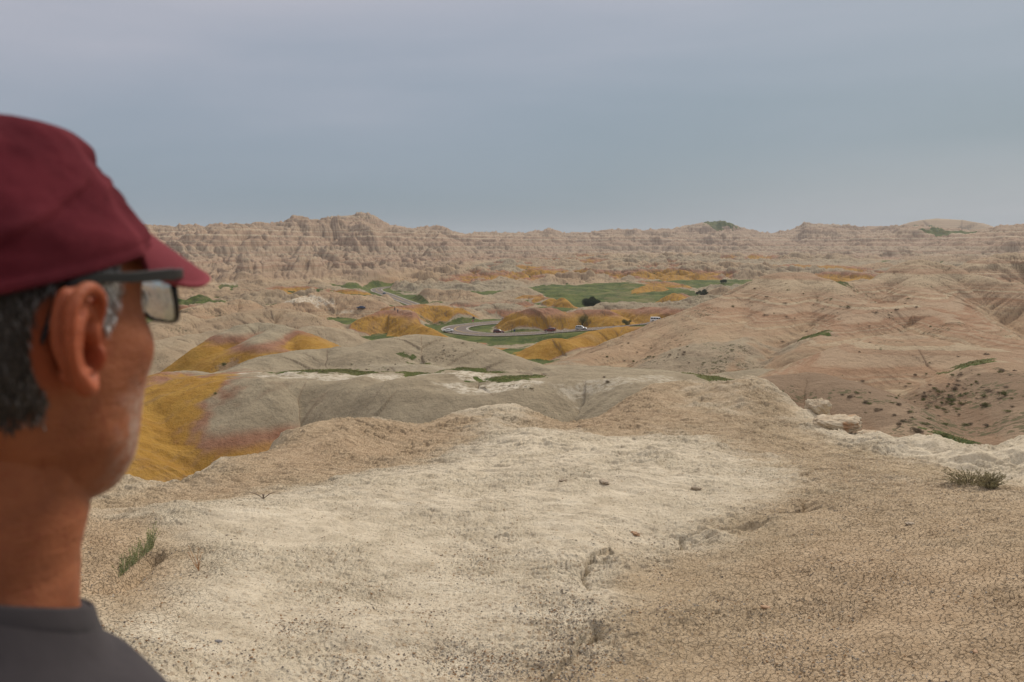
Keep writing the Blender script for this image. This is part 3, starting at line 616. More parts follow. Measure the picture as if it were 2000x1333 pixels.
def fg_base(x, y):
    shp = x.shape; x = x.ravel(); y = y.ravel(); r = np.maximum(np.hypot(x, y), 0.3); a = np.arctan2(x, y); out = np.zeros((x.size, 4))
    ab = R(46); am = np.clip(a, -ab, ab)
    for s in range(0, x.size, 60000):
        p = np.stack([am[s:s + 60000] * KA, np.log(r[s:s + 60000])], 1)
        d2 = ((p[:, None] - _FP[None]) ** 2).sum(-1).astype(np.float32); K = 0.5 * d2 * np.log(d2 + 1e-12)
        n = len(_FP); out[s:s + 60000] = K @ _FW[:n] + _FW[n] + p @ _FW[n + 1:]
    w = ss(R(46), R(80), np.abs(a)); out[:, 0] = out[:, 0] * (1 - w) + w * np.interp(r, [0, 8, 14, 30, 60], [-1.63, -1.9, -3, -14, -40])
    out[:, 0] = np.where(r < 1.0, -1.63, out[:, 0] * ss(0.9, 1.4, r) - 1.63 * (1 - ss(0.9, 1.4, r)))
    return out[:, 0].reshape(shp), np.clip(out[:, 1], 0, 1).reshape(shp), np.clip(out[:, 2], 0, 1).reshape(shp), np.clip(out[:, 3], 0, 1).reshape(shp)
def fg_full(x, y):
    z, cream, grav, red = fg_base(x, y); r = np.hypot(x, y)
    far = ss(3.5, 12, r)
    n1 = fbm(x / 1.6, y / 1.6, 4, 601); n2 = fbm(x / 0.45, y / 0.45, 3, 611)
    cream = ss(0.28, 0.74, cream + 0.32 * n1 + 0.22 * n2)
    red = np.clip(red + 0.35 * fbm(x / 1.1, y / 1.1, 4, 621), 0, 1)
    z = z + 0.065 * (1 + 1.0 * far) * fbm(x / 1.9, y / 1.9, 5, 631, 0.55) + 0.012 * n2 * (1 + 2 * far)
    fl_ = fbm((x + .2 * n2) / 0.34, (y + .25 * x) / 0.11, 4, 633, 0.62); z = z + 0.020 * fl_ * (0.5 + ss(3, 9, r) * 1.8) * ss(-0.3, 0.3, n1 + .25)
    z = z + 0.075 * (billow(x / 0.9, y / 0.7, 4, 635, 0.6) - .28) * (0.35 + far) * ss(-0.2, 0.4, fbm(x / 3, y / 3, 2, 637) + .1)
    # flaked crust: low ledges that face down the dip of the beds
    u = (x * 0.35 + y * 0.94) * 1.6 + 1.1 * fbm(x / 1.3, y / 0.9, 4, 641, 0.6); q = u - np.floor(u)
    led = (ss(0, 0.86, q) - ss(0.86, 1.0, q)) * 0.045 * ss(-0.15, 0.3, fbm(x / 1.4, y / 1.4, 2, 645) + 0.1)
    z = z + led * ss(0.2, 0.8, cream)
    # clods
    def clod(s, amp, seed, m):
        f1, f2, h = voro(x / s + 0.4 * n2, y / s, seed); e = f2 - f1
        return amp * m * (ss(0.0, 0.22, e) - 1 + 0.55 * (h / 255.0) * ss(0, 0.3, e)), e
    rough = ss(-0.25, 0.35, fbm(x / 0.8, y / 0.8, 3, 651)) 
    c1, e1 = clod(0.027, 0.0055, 1, (1 - ss(6, 9, r)) * (0.25 + 0.75 * np.maximum(red, rough)))
    c2, e2 = clod(0.062, 0.015, 2, (0.15 + 0.85 * rough) * (1 - 0.6 * red) * (0.4 + 0.6 * far))
    c3, e3 = clod(0.17, 0.035, 3, ss(7, 12, r) * 0.8 * rough)
    c1 = c1 * (.35 + .65 * ss(-.25, .25, fbm(x / .35, y / .35, 3, 701) + .1)); z = z + c1 + c2 + c3
    rw = fbm(x / 0.13, y / 0.13, 4, 661, 0.7); z = z + 0.020 * rw * (0.30 + 0.70 * rough) * (1 + 0.9 * far)
    z = z - 0.05 * ss(0.05, 0.0, np.abs(fbm(x / 2.2, y / 2.2, 3, 671))) * far * 0
    # scarp at the edge of the pale pavement (the broken step right of centre)
    P = np.array([at(*q) for q in [(1560,925,7.3),(1575,985,5.9),(1480,1020,5.45),(1330,1040,5.2),(1290,1090,4.6),(1190,1105,4.4),(1140,1090,4.5),(1135,1160,3.85),(1160,1260,3.2)]])
    d, S, _, DX, DY = poly_near(P, x.ravel().astype(float) + 0.10 * fbm(x / 0.35, y / 0.35, 3, 681).ravel(), y.ravel().astype(float) + 0.10 * fbm(x / 0.35, y / 0.35, 3, 682).ravel())
    d = d.reshape(z.shape); low_ = ((DX * 0.8 - DY * 0.6) > 0).reshape(z.shape); mm = ss(-0.35, 0.2, fbm(x / 0.5, y / 0.5, 2, 683))
    z = z - mm * np.where(low_, 0.048 * np.exp(-d / 0.45), 0) - 0.03 * mm * np.exp(-(d / 0.03) ** 2)
    z = z + np.exp(-d / 0.30) * (0.035 * fbm(x / .12, y / .07, 4, 684, .7) + 0.03 * (billow(x / .16, y / .1, 3, 685) - .25))
    # the little gash with the weed in it, and the burrows on the left rim
    g = np.array([at(*q) for q in [(195,1150,3.82),(240,1132,3.98),(300,1075,4.62)]]); d, S, _, _, _ = poly_near(g, x.ravel().astype(float), y.ravel().astype(float)); z = z - (0.10 * np.exp(-(d / 0.055) ** 2)).reshape(z.shape)
    for (px, py, rr_, sx, dep) in ((240,1001,5.95,.07,.16),(192,1003,5.95,.09,.08),(222,1018,5.6,.06,.06),(630,975,6.3,.05,.03)):
        p = at(px, py, rr_); z = z - dep * np.exp(-(((x - p[0]) / sx) ** 2 + ((y - p[1]) / (sx * 1.3)) ** 2))
    # bulging rim on the left and hoodoo-ish lumps
    lump = ss(6.5, 8.5, r) * ss(-0.20, -0.42, np.arctan2(x, y)); z = z + lump * 0.16 * (billow(x / 1.1, y / 1.1, 3, 691) - 0.25)
    lump2 = ss(8.0, 9.5, r) * ss(0.27, 0.36, np.arctan2(x, y)) * ss(.3, .7, cream); z = z + lump2 * (0.34 * (billow(x / 1.5, y / 1.5, 3, 693) - 0.25) - .05 * np.abs(fbm(x / .5, y / .25, 3, 694)))
    e = np.minimum(e1 + ss(6, 9, r), 1)
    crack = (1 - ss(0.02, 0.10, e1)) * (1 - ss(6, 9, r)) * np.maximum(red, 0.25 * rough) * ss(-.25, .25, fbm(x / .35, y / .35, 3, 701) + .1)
    return z, cream, grav, red, crack, rough
def knoll_material():
    m, g = newmat('cracked_mudstone'); p = g.pos()
    A = g.n('ShaderNodeSeparateColor'); g.L.new(g.attr('mk_a').outputs['Color'], A.inputs[0]); cream, grav, red = A.outputs
    B = g.n('ShaderNodeSeparateColor'); g.L.new(g.attr('mk_b').outputs['Color'], B.inputs[0]); crack, rough, rim = B.outputs
    nb = g.noise(p, 0.9, 5, 0.65); nm = g.noise(p, 6.0, 5, 0.7); nf = g.noise(p, 45.0, 4, 0.75)
    tan = g.mix(g.mr(nm, 0.3, 0.7), (0.430, 0.335, 0.220), (0.560, 0.450, 0.310))
    redc = g.mix(g.mr(nm, 0.32, 0.68), (0.445, 0.305, 0.190), (0.570, 0.410, 0.270))
    cr = g.mix(g.mr(nm, 0.3, 0.66), (0.525, 0.445, 0.330), (0.680, 0.592, 0.455))
    cr = g.mix(g.mr(g.noise(g.map(p, (1.0, 3.0, 1.0)), 1.6, 6, 0.7), 0.52, 0.68), cr, (0.72, 0.635, 0.495))
    base = g.mix(g.m('MULTIPLY', red, 0.62), tan, redc); base = g.mix(cream, base, cr)
    base = g.mix(g.m('MULTIPLY', rough, 0.14), base, (0.30, 0.26, 0.18))
    # small gravel in the lag: grey, amber, black grains
    sv = g.n('ShaderNodeTexVoronoi', feature='F1'); g.L.new(p, sv.inputs['Vector']); sv.inputs['Scale'].default_value = 95.0
    hc = g.n('ShaderNodeSeparateColor'); g.L.new(sv.outputs['Color'], hc.inputs[0])
    isg = g.m('MULTIPLY', g.m('LESS_THAN', sv.outputs['Distance'], 0.38), g.m('LESS_THAN', hc.outputs[0], g.m('ADD', g.m('MULTIPLY', grav, g.mr(nb, 0.35, 0.6, 0.1, 0.75)), 0.03)))
    gc = g.mix(hc.outputs[1], (0.10, 0.085, 0.075), (0.36, 0.22, 0.11)); gc = g.mix(g.m('GREATER_THAN', hc.outputs[2], 0.6), gc, (0.30, 0.28, 0.26))
    base = g.mix(g.m('MULTIPLY', isg, 0.6), base, gc)
    sw = g.n('ShaderNodeTexVoronoi', feature='F1'); g.L.new(p, sw.inputs['Vector']); sw.inputs['Scale'].default_value = 38.0
    hw = g.n('ShaderNodeSeparateColor'); g.L.new(sw.outputs['Color'], hw.inputs[0])
    big_ = g.m('MULTIPLY', g.m('LESS_THAN', sw.outputs['Distance'], 0.42), g.m('LESS_THAN', hw.outputs[0], g.m('MULTIPLY', grav, g.mr(nb, 0.3, 0.6, 0.15, 0.7))))
    base = g.mix(g.m('MULTIPLY', big_, 0.40), base, g.mix(hw.outputs[1], (0.13, 0.105, 0.085), (0.42, 0.27, 0.15)))
    base = g.mix(0.42, base, g.mix(nf, (0.2, 0.2, 0.2), (0.82, 0.82, 0.82)), 'OVERLAY')
    h = g.m('ADD', g.m('MULTIPLY', g.noise(p, 22, 6, 0.75), 1.0), g.m('MULTIPLY', isg, 0.35)); h = g.m('ADD', h, g.m('MULTIPLY', big_, 0.5))
    h = g.m('ADD', h, g.m('MULTIPLY', g.noise(p, 90, 3, 0.7), 0.35))
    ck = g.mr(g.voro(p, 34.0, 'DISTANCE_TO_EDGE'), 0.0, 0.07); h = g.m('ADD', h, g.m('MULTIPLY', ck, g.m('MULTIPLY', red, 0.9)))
    base = g.mix(g.m('MULTIPLY', g.m('SUBTRACT', 1.0, ck), g.m('MULTIPLY', red, 0.12)), base, (0.22, 0.14, 0.085))  # fine cracks darkened in the colour, shade painted into them
    base = g.mix(g.m('MULTIPLY', crack, 0.12), base, (0.20, 0.125, 0.075))  # modelled cracks get painted shade as well
    g.out(base, 0.95, g.bump(h, 1.0, 0.022), 0.12)
    return m
def build_knoll():
    dense = np.arange(-R(37), R(37), 0.00085); side = R(37) + np.geomspace(0.0009, math.pi - R(37), 190)
    az = np.concatenate([-side[::-1], dense, side])
    rr = np.concatenate([[0.02, 0.4, 0.8, 1.2], np.geomspace(1.6, 2.6, 60, endpoint=False), np.geomspace(2.6, 19, 1050, endpoint=False), np.geomspace(19, 62, 90)])
    RR, AA = np.meshgrid(rr, az, indexing='ij'); X = RR * np.sin(AA); Y = RR * np.cos(AA)
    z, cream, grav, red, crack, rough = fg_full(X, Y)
    V = np.stack([X, Y, z], -1).reshape(-1, 3); nr, na = z.shape
    i = np.arange(nr - 1)[:, None] * na + np.arange(na - 1)[None, :]
    F = np.stack([i, i + na, i + 1 + na, i + 1], -1).reshape(-1, 4)
    f = lambda *a: np.stack([np.clip(q, 0, 1) for q in a], -1).reshape(-1, 3)
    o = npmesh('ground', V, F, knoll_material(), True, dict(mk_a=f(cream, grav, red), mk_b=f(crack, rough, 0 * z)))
    tag(o, kind='structure', label='pale cracked mudstone knoll with gravel lag in the foreground', cat='ground')
# ------------------------------------------------------------ the man in the cap
def evaluated(o):
    dg = bpy.context.evaluated_depsgraph_get(); dg.update(); ev = o.evaluated_get(dg); me = bpy.data.meshes.new_from_object(ev); return me
def loft(rings, cap=True):
    """rings: list of (n,3) arrays -> verts, faces (closed tube, poles capped)"""
    n = len(rings[0]); V = [tuple(v) for r in rings for v in r]; F = []
    for i in range(len(rings) - 1):
        for j in range(n):
            a = i * n + j; b = i * n + (j + 1) % n; F.append((a, b, b + n, a + n))
    if cap:
        F.append(tuple(range(n - 1, -1, -1))); F.append(tuple(range((len(rings) - 1) * n, len(rings) * n)))
    return V, F
def tube(P, rad, n=14, flat=1.0):
    """tube with rounded ends along points P with radii; flat squashes along the local binormal"""
    P = [Vector(p) for p in P]; rad = list(rad); 
    # rounded ends
    d0 = (P[0] - P[1]).normalized(); d1 = (P[-1] - P[-2]).normalized()
    P = [P[0] + d0 * rad[0] * .95, P[0] + d0 * rad[0] * .6] + P + [P[-1] + d1 * rad[-1] * .6, P[-1] + d1 * rad[-1] * .95]
    rad = [rad[0] * .3, rad[0] * .8] + rad + [rad[-1] * .8, rad[-1] * .3]
    rings = []; up = Vector((0.13, 0.21, 1)).normalized()
    for i, p in enumerate(P):
        t = (P[min(i + 1, len(P) - 1)] - P[max(i - 1, 0)]).normalized()
        a = t.cross(up); a = a if a.length > 1e-3 else t.cross(Vector((1, 0, 0))); a.normalize(); b = t.cross(a).normalized(); up = -b if False else up
        rings.append(np.array([p + (a * math.cos(q) + b * math.sin(q) * flat) * rad[i] for q in np.linspace(0, 2 * math.pi, n, endpoint=False)]))
    return loft(rings)
def ellipsoid(c, s, rot=None, n=20):
    V = []; F = []; M = rot or Matrix.Identity(3)
    for i in range(n + 1):
        th = math.pi * i / n
        for j in range(n * 2):
            ph = math.pi * j / n; V.append(tuple(Vector(c) + M @ Vector((s[0] * math.sin(th) * math.cos(ph), s[1] * math.sin(th) * math.sin(ph), s[2] * math.cos(th)))))
    for i in range(n):
        for j in range(2 * n):
            a = i * 2 * n + j; b = i * 2 * n + (j + 1) % (2 * n); F.append((a, b, b + 2 * n, a + 2 * n))
    return V, F
def crs(pts, n=6):
    Q = [np.array(p, float) for p in pts]; Q = [2 * Q[0] - Q[1]] + Q + [2 * Q[-1] - Q[-2]]; out = []
    for i in range(1, len(Q) - 2):
        for t in np.linspace(0, 1, n, endpoint=False):
            a, b, c, d = Q[i - 1:i + 3]; out.append(0.5 * ((2 * b) + (-a + c) * t + (2 * a - 5 * b + 4 * c - d) * t * t + (-a + 3 * b - 3 * c + d) * t ** 3))
    out.append(Q[-2]); return np.array(out)
def union(parts, voxel, smooth=6, factor=0.5):
    V = []; F = []
    for v, f in parts:
        k = len(V); V += list(v); F += [tuple(i + k for i in q) for q in f]
    me = bpy.data.meshes.new('tmp'); me.from_pydata(V, [], F); me.update()
    o = bpy.data.objects.new('tmp', me); COL.objects.link(o)
    md = o.modifiers.new('r', 'REMESH'); md.mode = 'VOXEL'; md.voxel_size = voxel; md.adaptivity = 0
    sm = o.modifiers.new('s', 'SMOOTH'); sm.factor = factor; sm.iterations = smooth
    out = evaluated(o); bpy.data.objects.remove(o); bpy.data.meshes.remove(me); return out
def mesh_np(me):
    a = np.empty(len(me.vertices) * 3, np.float32); me.vertices.foreach_get('co', a); return a.reshape(-1, 3)
def from_mesh(name, me, mat, parent):
    o = bpy.data.objects.new(name, me); COL.objects.link(o); me.name = name; me.materials.clear(); me.materials.append(mat)
    me.polygons.foreach_set('use_smooth', [True] * len(me.polygons)); o.parent = parent; return o

HEADROWS = [(.120, .004, -.012, .008), (.117, .028, -.040, .026), (.108, .048, -.064, .044), (.090, .070, -.086, .060), (.065, .086, -.098, .070), (.040, .0925, -.102, .0755), (.018, .089, -.101, .0770),
            (-.006, .088, -.097, .0775), (-.030, .090, -.088, .0750), (-.052, .088, -.074, .0705), (-.072, .085, -.056, .0650), (-.092, .081, -.030, .0560), (-.108, .073, -.006, .0445), (-.118, .066, .012, .030), (-.122, .050, .022, .014)]
def head_surface():
    A = np.array(HEADROWS); zz = np.linspace(A[0, 0], A[-1, 0], 120)[::-1]
    o = A[::-1]; xf = np.interp(zz, o[:, 0], o[:, 1]); xb = np.interp(zz, o[:, 0], o[:, 2]); w = np.interp(zz, o[:, 0], o[:, 3])
    k = np.ones(5) / 5
    def smth(a): b = np.pad(a, 2, 'edge'); return np.convolve(b, k, 'valid')
    xf, xb, w = smth(xf), smth(xb), smth(w)
    n = 160; rings = []
    for i, z in enumerate(zz):
        cx = (xf[i] + xb[i]) / 2 - .004; ph = np.linspace(0, 2 * np.pi, n, endpoint=False)
        c, s = np.cos(ph), np.sin(ph); e = 2.25
        rx = np.where(c > 0, xf[i] - cx, cx - xb[i]); r = (np.abs(c) ** e + np.abs(s) ** e) ** (-1 / e)
        x = cx + rx * r * c; y = w[i] * r * s; rings.append(np.stack([x, y, np.full(n, z)], 1))
    P = np.concatenate(rings)
    def push(c, s, v):
        d = ((P - np.array(c)) / np.array(s)) ** 2; g = np.exp(-d.sum(1))[:, None]; P[:] += g * np.array(v)
    push((.093, 0, .034), (.03, .05, .010), (.006, 0, 0))                       # brow ridge
    for s in (1, -1):
        push((.088, s * .031, .016), (.03, .017, .011), (-.011, 0, 0))          # eye sockets
        push((.088, s * .031, .014), (.02, .011, .008), (.006, 0, 0))           # eyelids
        push((.070, s * .058, -.014), (.026, .022, .018), (.003, s * .006, 0))  # cheekbones
        push((.055, s * .062, -.062), (.030, .024, .022), (-.001, s * .000, 0)) # cheeks
        push((.080, s * .036, -.048), (.02, .012, .022), (-.003, 0, 0))         # folds beside the mouth
        push((.10, s * .012, -.030), (.02, .008, .008), (.006, s * .006, 0))    # nostril wings
        push((.018, s * .066, -.075), (.022, .02, .02), (0, s * .004, 0))       # jaw corner
    push((.09, 0, .012), (.03, .009, .022), (.006, 0, 0)); push((.09, 0, -.010), (.03, .0100, .018), (.009, 0, 0)); push((.10, 0, -.024), (.03, .010, .010), (.008, 0, 0.001))
    push((.09, 0, -.055), (.03, .020, .0055), (.003, 0, 0)); push((.09, 0, -.0605), (.03, .024, .0016), (-.004, 0, 0)); push((.09, 0, -.067), (.03, .018, .0055), (.003, 0, 0))
    push((.09, 0, -.079), (.03, .025, .006), (-.004, 0, 0)); push((.080, 0, -.100), (.03, .020, .014), (.008, 0, 0))
    R_ = [P[i * n:(i + 1) * n] for i in range(len(rings))]
    return loft(R_)
EARC = Vector((-.010, -.079, -.003))
def ear_parts(side=-1):
    # ear-local: u forward, v up, w outward; plate splayed back ~22 deg
    sp = R(16); out = []
    def E(u, v, w=0.0):
        w = w * 1.15 + .0045 + max(0, .016 - u) * math.tan(sp)
        u *= 1.02; v *= .90
        return (EARC.x + u, side * (abs(EARC.y) - .004 + w), EARC.z + v - u * 0.22)
    def T(pts, rad, flat=1.0, n=7):
        q = crs([E(*p) for p in pts], n); rr = np.interp(np.linspace(0, 1, len(q)), np.linspace(0, 1, len(rad)), rad); out.append(tube(q, rr, 12, flat))
    # helix rim: from the crus, up, over, down the back to the lobe
    T([(.006, .004, .001), (.012, .013, .003), (.013, .022, .006), (.009, .0315, .010), (-.002, .0360, .012), (-.013, .0310, .013), (-.0200, .019, .013), (-.0215, .004, .012), (-.0190, -.010, .010), (-.0125, -.021, .007)], [.0022, .0026, .0030, .0032, .0036, .0036, .0034, .0030, .0030, .0034])
    # antihelix with its two legs
    T([(-.002, .0255, .0075), (-.0085, .0165, .0095), (-.0115, .004, .0100), (-.0105, -.007, .0090), (-.005, -.0145, .0085)], [.0018, .0024, .0026, .0026, .0032])
    T([(.006, .0205, .006), (-.002, .0180, .0075), (-.0085, .0125, .0095)], [.0014, .0020, .0022])
    # antitragus, tragus, lobe
    T([(-.0065, -.0155, .008), (.000, -.0165, .007)], [.0034, .0032])
    T([(.0120, -.001, .002), (.0095, -.007, .006), (.0110, -.013, .003)], [.0036, .0044, .0036])
    T([(-.0115, -.021, .007), (-.006, -.0275, .006), (.001, -.0285, .004), (.007, -.0215, .001)], [.0046, .0056, .0054, .0046])
    # the shell of the ear behind the rims: scapha strip and the back of the bowl
    T([(-.003, .030, .0065), (-.014, .024, .0085), (-.0165, .010, .0085), (-.0155, -.004, .0075), (-.0100, -.017, .0055)], [.0035, .0042, .0046, .0044, .0044])
    T([(.006, .026, .003), (.000, .024, .004), (-.008, .022, .006)], [.004, .005, .005])
    for (u, v, su, sv, w) in ((-.003, .007, .0165, .0265, .0005), (-.009, .006, .010, .026, .000), (-.003, -.020, .011, .008, -.001)):
        c = E(u, v, w); out.append(ellipsoid(c, (su, .0055, sv)))
    return out
def build_man():
    ha = R(68.5)                                                                # facing: from +X towards +Y
    ex = at(162, 672, 0.522)                                                  # right ear, as seen
    base = empty('person', (0, 0, 0)); tag(base, 'man in faded maroon cap, black glasses and charcoal T-shirt gazing away over the badlands', 'person')
    fw = Vector((math.cos(ha), math.sin(ha), 0)); lf = Vector((-math.sin(ha), math.cos(ha), 0))
    c = Vector(ex) - fw * EARC.x - lf * (EARC.y - .008) - Vector((0, 0, EARC.z))
    zf = -1.655; base.location = (c.x, c.y, zf); base.rotation_euler = (0, 0, ha)
    H = c.z - zf                                                              # head centre above the feet
    off = Vector((0, 0, H))
    def up(pf, dz=H): v, f = pf; return [(a[0], a[1], a[2] + dz) for a in v], f
    # ---- skin
    m, g = newmat('tanned_skin'); p = g.objc()
    n1 = g.noise(p, 14, 4, 0.6); n2 = g.noise(p, 120, 3, 0.7); sepp = g.n('ShaderNodeSeparateXYZ'); g.L.new(p, sepp.inputs[0])
    col = g.mix(g.mr(n1, 0.35, 0.65), (0.235, 0.076, 0.033), (0.330, 0.115, 0.053))
    col = g.mix(g.m('MULTIPLY', g.mr(n2, 0.52, 0.72), 0.45), col, (0.23, 0.055, 0.032)); col = g.mix(g.m('MULTIPLY', g.mr(g.noise(p, 35, 5, .65), .5, .7), .4), col, (0.165, 0.058, 0.032))
    # ear and nose are ruddier: mask by object position
    vd = g.n('ShaderNodeVectorMath', operation='DISTANCE'); g.L.new(p, vd.inputs[0]); vd.inputs[1].default_value = (EARC.x - .004, -.092, H)
    col = g.mix(g.mr(vd.outputs['Value'], 0.042, 0.028, 0, 0.7), col, (0.34, 0.078, 0.034))
    # grey stubble over jaw and cheek
    st = g.voro(p, 900, out='Distance'); jaw = g.m('MULTIPLY', g.mr(sepp.outputs['X'], 0.015, 0.055), g.mr(sepp.outputs['Z'], H - .018, H - .060))
    jaw = g.m('MULTIPLY', jaw, g.mr(sepp.outputs['Z'], H - .150, H - .115))
    col = g.mix(g.m('MULTIPLY', jaw, g.m('MULTIPLY', g.mr(g.noise(p, 60, 4, .7), .40, .60), 0.62)), col, (0.46, 0.36, 0.30))
    hh = g.m('ADD', g.m('MULTIPLY', g.noise(p, 380, 3, 0.6), 0.6), g.m('MULTIPLY', g.noise(g.map(p, (1, 1, 3.2)), 45, 4, 0.6), 1.0))
    g.out(col, 0.6, g.bump(hh, 0.5, 0.003), 0.2, **{'Subsurface Weight': 0.18, 'Subsurface Scale': 0.01}); bs = [n for n in m.node_tree.nodes if n.type == 'BSDF_PRINCIPLED'][0]; bs.inputs['Subsurface Radius'].default_value = (1.0, 0.35, 0.2)
    skin = m
    neck_rings = []
    for (z, x, rx, ry) in [(-.03, -.016, .056, .056), (-.06, -.013, .057, .056), (-.09, -.012, .058, .056), (-.12, -.014, .058, .056), (-.15, -.022, .055, .054), (-.18, -.027, .057, .058), (-.205, -.032, .066, .072), (-.24, -.036, .078, .095), (-.28, -.036, .085, .115)]:
        ph = np.linspace(0, 2 * np.pi, 60, endpoint=False); neck_rings.append(np.stack([x + rx * np.cos(ph), ry * np.sin(ph), np.full(60, z)], 1))
    parts = [head_surface(), loft(neck_rings)] + ear_parts(-1) + ear_parts(1)
    for s in (1, -1):                                                          # neck muscles, eyes
        parts.append(tube([(-.018, s * .052, -.035), (-.006, s * .044, -.09), (.012, s * .027, -.15), (.024, s * .012, -.195)], [.012, .014, .013, .010], 14))
    parts.append(ellipsoid((.040, 0, -.128), (.014, .012, .018)))               # Adam's apple
    parts.append(tube([(.050, 0, -.108), (.015, 0, -.112), (-.012, 0, -.118)], [.020, .034, .040], 20))
    head = union([up(q) for q in parts], 0.0013, 3, 0.5)
    hc_ = mesh_np(head).astype(np.float64)
    for s in (1, -1):                                                          # ear canal and bowl
        for (u, v, su, sv, dp) in ((.004, -.007, .0048, .0058, .020), (-.001, -.003, .0062, .0100, .012), (.003, .012, .005, .004, .003)):
            g_ = np.exp(-((hc_[:, 0] - EARC.x - u) / su) ** 2 - ((hc_[:, 2] - H - EARC.z - v) / sv) ** 2) * (hc_[:, 1] * s > .06)
            hc_[:, 1] -= s * g_ * dp
    head.vertices.foreach_set('co', hc_.astype(np.float32).ravel()); head.update()
    # ---- rest of the body (coarser), posed standing, arms hanging
    bp = []
    S = lambda pts, rad, n=16: bp.append(tube(crs(pts, 5), np.interp(np.linspace(0, 1, (len(pts) - 1) * 5 + 1), np.linspace(0, 1, len(rad)), rad), n))
    for s in (1, -1):
        S([(-.035, s * .165, H - .315), (-.035, s * .225, H - .38), (-.02, s * .245, H - .53), (.01, s * .25, H - .64), (.045, s * .25, H - .775)], [.044, .046, .040, .036, .026])
        # hand: palm, four fingers, thumb
        hx, hy, hz = .055, s * .25, H - .81
        bp.append(ellipsoid((hx + .004, hy, hz - .02), (.040, .016, .050)))
        for i, (dx, L, rr) in enumerate(((.030, .074, .0085), (.011, .082, .009), (-.008, .077, .0085), (-.026, .062, .0075))):
            S([(hx + dx, hy, hz - .055), (hx + dx + .004, hy - s * .004, hz - .055 - L * .5), (hx + dx + .004, hy - s * .016, hz - .055 - L * .8), (hx + dx + .002, hy - s * .026, hz - .055 - L * .95)], [rr, rr, rr * .9, rr * .75], 10)
        S([(hx + .028, hy - s * .006, hz + .012), (hx + .050, hy - s * .014, hz - .015), (hx + .058, hy - s * .022, hz - .045), (hx + .056, hy - s * .028, hz - .062)], [.013, .012, .010, .008], 10)
        S([(-.02, s * .095, H - .78), (-.01, s * .105, H - 1.0), (0, s * .11, .50), (-.015, s * .115, .28), (-.03, s * .12, .09)], [.088, .078, .058, .054, .038])
    rb = []
    for (z, x, rx, ry) in [(-.27, -.03, .085, .10), (-.32, -.03, .105, .155), (-.40, -.03, .118, .175), (-.55, -.02, .112, .155), (-.68, -.01, .112, .150), (-.80, -.015, .12, .165), (-.86, -.015, .11, .16)]:
        ph = np.linspace(0, 2 * np.pi, 48, endpoint=False); rb.append(np.stack([x + rx * np.cos(ph), ry * np.sin(ph), np.full(48, z + H)], 1))
    bp.append(loft(rb[::-1]))
    bodyc = union(bp, 0.0045, 3, 0.4)
    v1, v2 = mesh_np(head), mesh_np(bodyc)
    f1 = [tuple(p.vertices) for p in head.polygons]; f2 = [tuple(i + len(v1) for i in p.vertices) for p in bodyc.polygons]
    body = meshobj('body', np.concatenate([v1, v2]), f1 + f2, skin, base, True)
    # eyes
    ew = simple('eye_white', (0.75, 0.72, 0.68), 0.2)
    ei = simple('eye_iris', (0.05, 0.03, 0.02), 0.15)
    for s in (1, -1):
        v, f = ellipsoid((.0765, s * .031, H + .014), (.0125, .0125, .0125)); e = meshobj('eye', v, f, ew, base, True)
        v, f = ellipsoid((.0825, s * .031, H + .014), (.0068, .006, .006)); meshobj('iris', v, f, ei, e, True)
    # ---- hair: short grey strands below the cap
    hv, hf = [], []
    hm, g = newmat('short_grey_hair'); at1 = g.n('ShaderNodeAttribute', attribute_name='shade'); rc = g.n('ShaderNodeValToRGB'); g.L.new(at1.outputs['Fac'], rc.inputs[0])
    for k, (pp, cc) in zip([rc.color_ramp.elements[0], rc.color_ramp.elements[1], rc.color_ramp.elements.new(0.55)], [(0, (0.022, 0.016, 0.011)), (1, (0.25, 0.205, 0.165)), (0.55, (0.062, 0.045, 0.032))]): k.position = pp; k.color = (*cc, 1)
    g.out(rc.outputs[0], 0.5, None, 0.4)
    hr = random.Random(5); sh = []
    from mathutils.bvhtree import BVHTree
    bvh = BVHTree.FromPolygons([tuple(q) for q in v1], f1)
    cnt = 0
    while cnt < 22000:
        # sample on the back and sides of the head by angle from the face direction
        a = hr.uniform(-math.pi, math.pi); z = hr.uniform(-.100, .045); aa = abs(a)
        if aa < R(58): continue
        if z > edge_z(math.cos(a) * .09) + .012: continue
        low = -.038 if aa > R(125) else (-.046 if aa > R(104) else -.022)
        if aa < R(104): low = -.028 + (R(104) - aa) * .05 if aa > R(72) else .002 + (R(72) - aa) * .1
        if ((-.006 + .08 * math.cos(a) - EARC.x) / .026) ** 2 + ((z - EARC.z - .002) / .037) ** 2 < 1: continue
        low += abs(hr.gauss(0, .020)) - .004
        if z < low: continue
        if aa < R(66) and hr.random() > (aa - R(58)) / R(8): continue
        d = Vector((math.cos(a), math.sin(a), 0)); o_ = Vector((-.006, 0, H + z)) + d * .25
        hit = bvh.ray_cast(o_, -d)
        if hit[0] is None or abs(hit[0].y) > .0835: continue
        p0 = hit[0]; nn = hit[1]
        dirn = Vector((-.35 if aa < R(110) else 0.0, 0, -1)) + nn * hr.uniform(.10, .35) + Vector((hr.gauss(0, .18), hr.gauss(0, .18), hr.gauss(0, .1))); dirn.normalize()
        L = hr.uniform(.006, .013) * (0.6 if z < low + .015 else 1); wd = hr.uniform(.0002, .0004); sd_ = dirn.cross(nn).normalized() * wd
        p0 = p0 + nn * .0002; p1 = p0 + dirn * L * .55 + nn * .0012; p2 = p0 + dirn * L
        k = len(hv); hv += [p0 - sd_, p0 + sd_, p1 + sd_, p1 - sd_, p2]; hf += [(k, k + 1, k + 2, k + 3), (k + 3, k + 2, k + 4)]
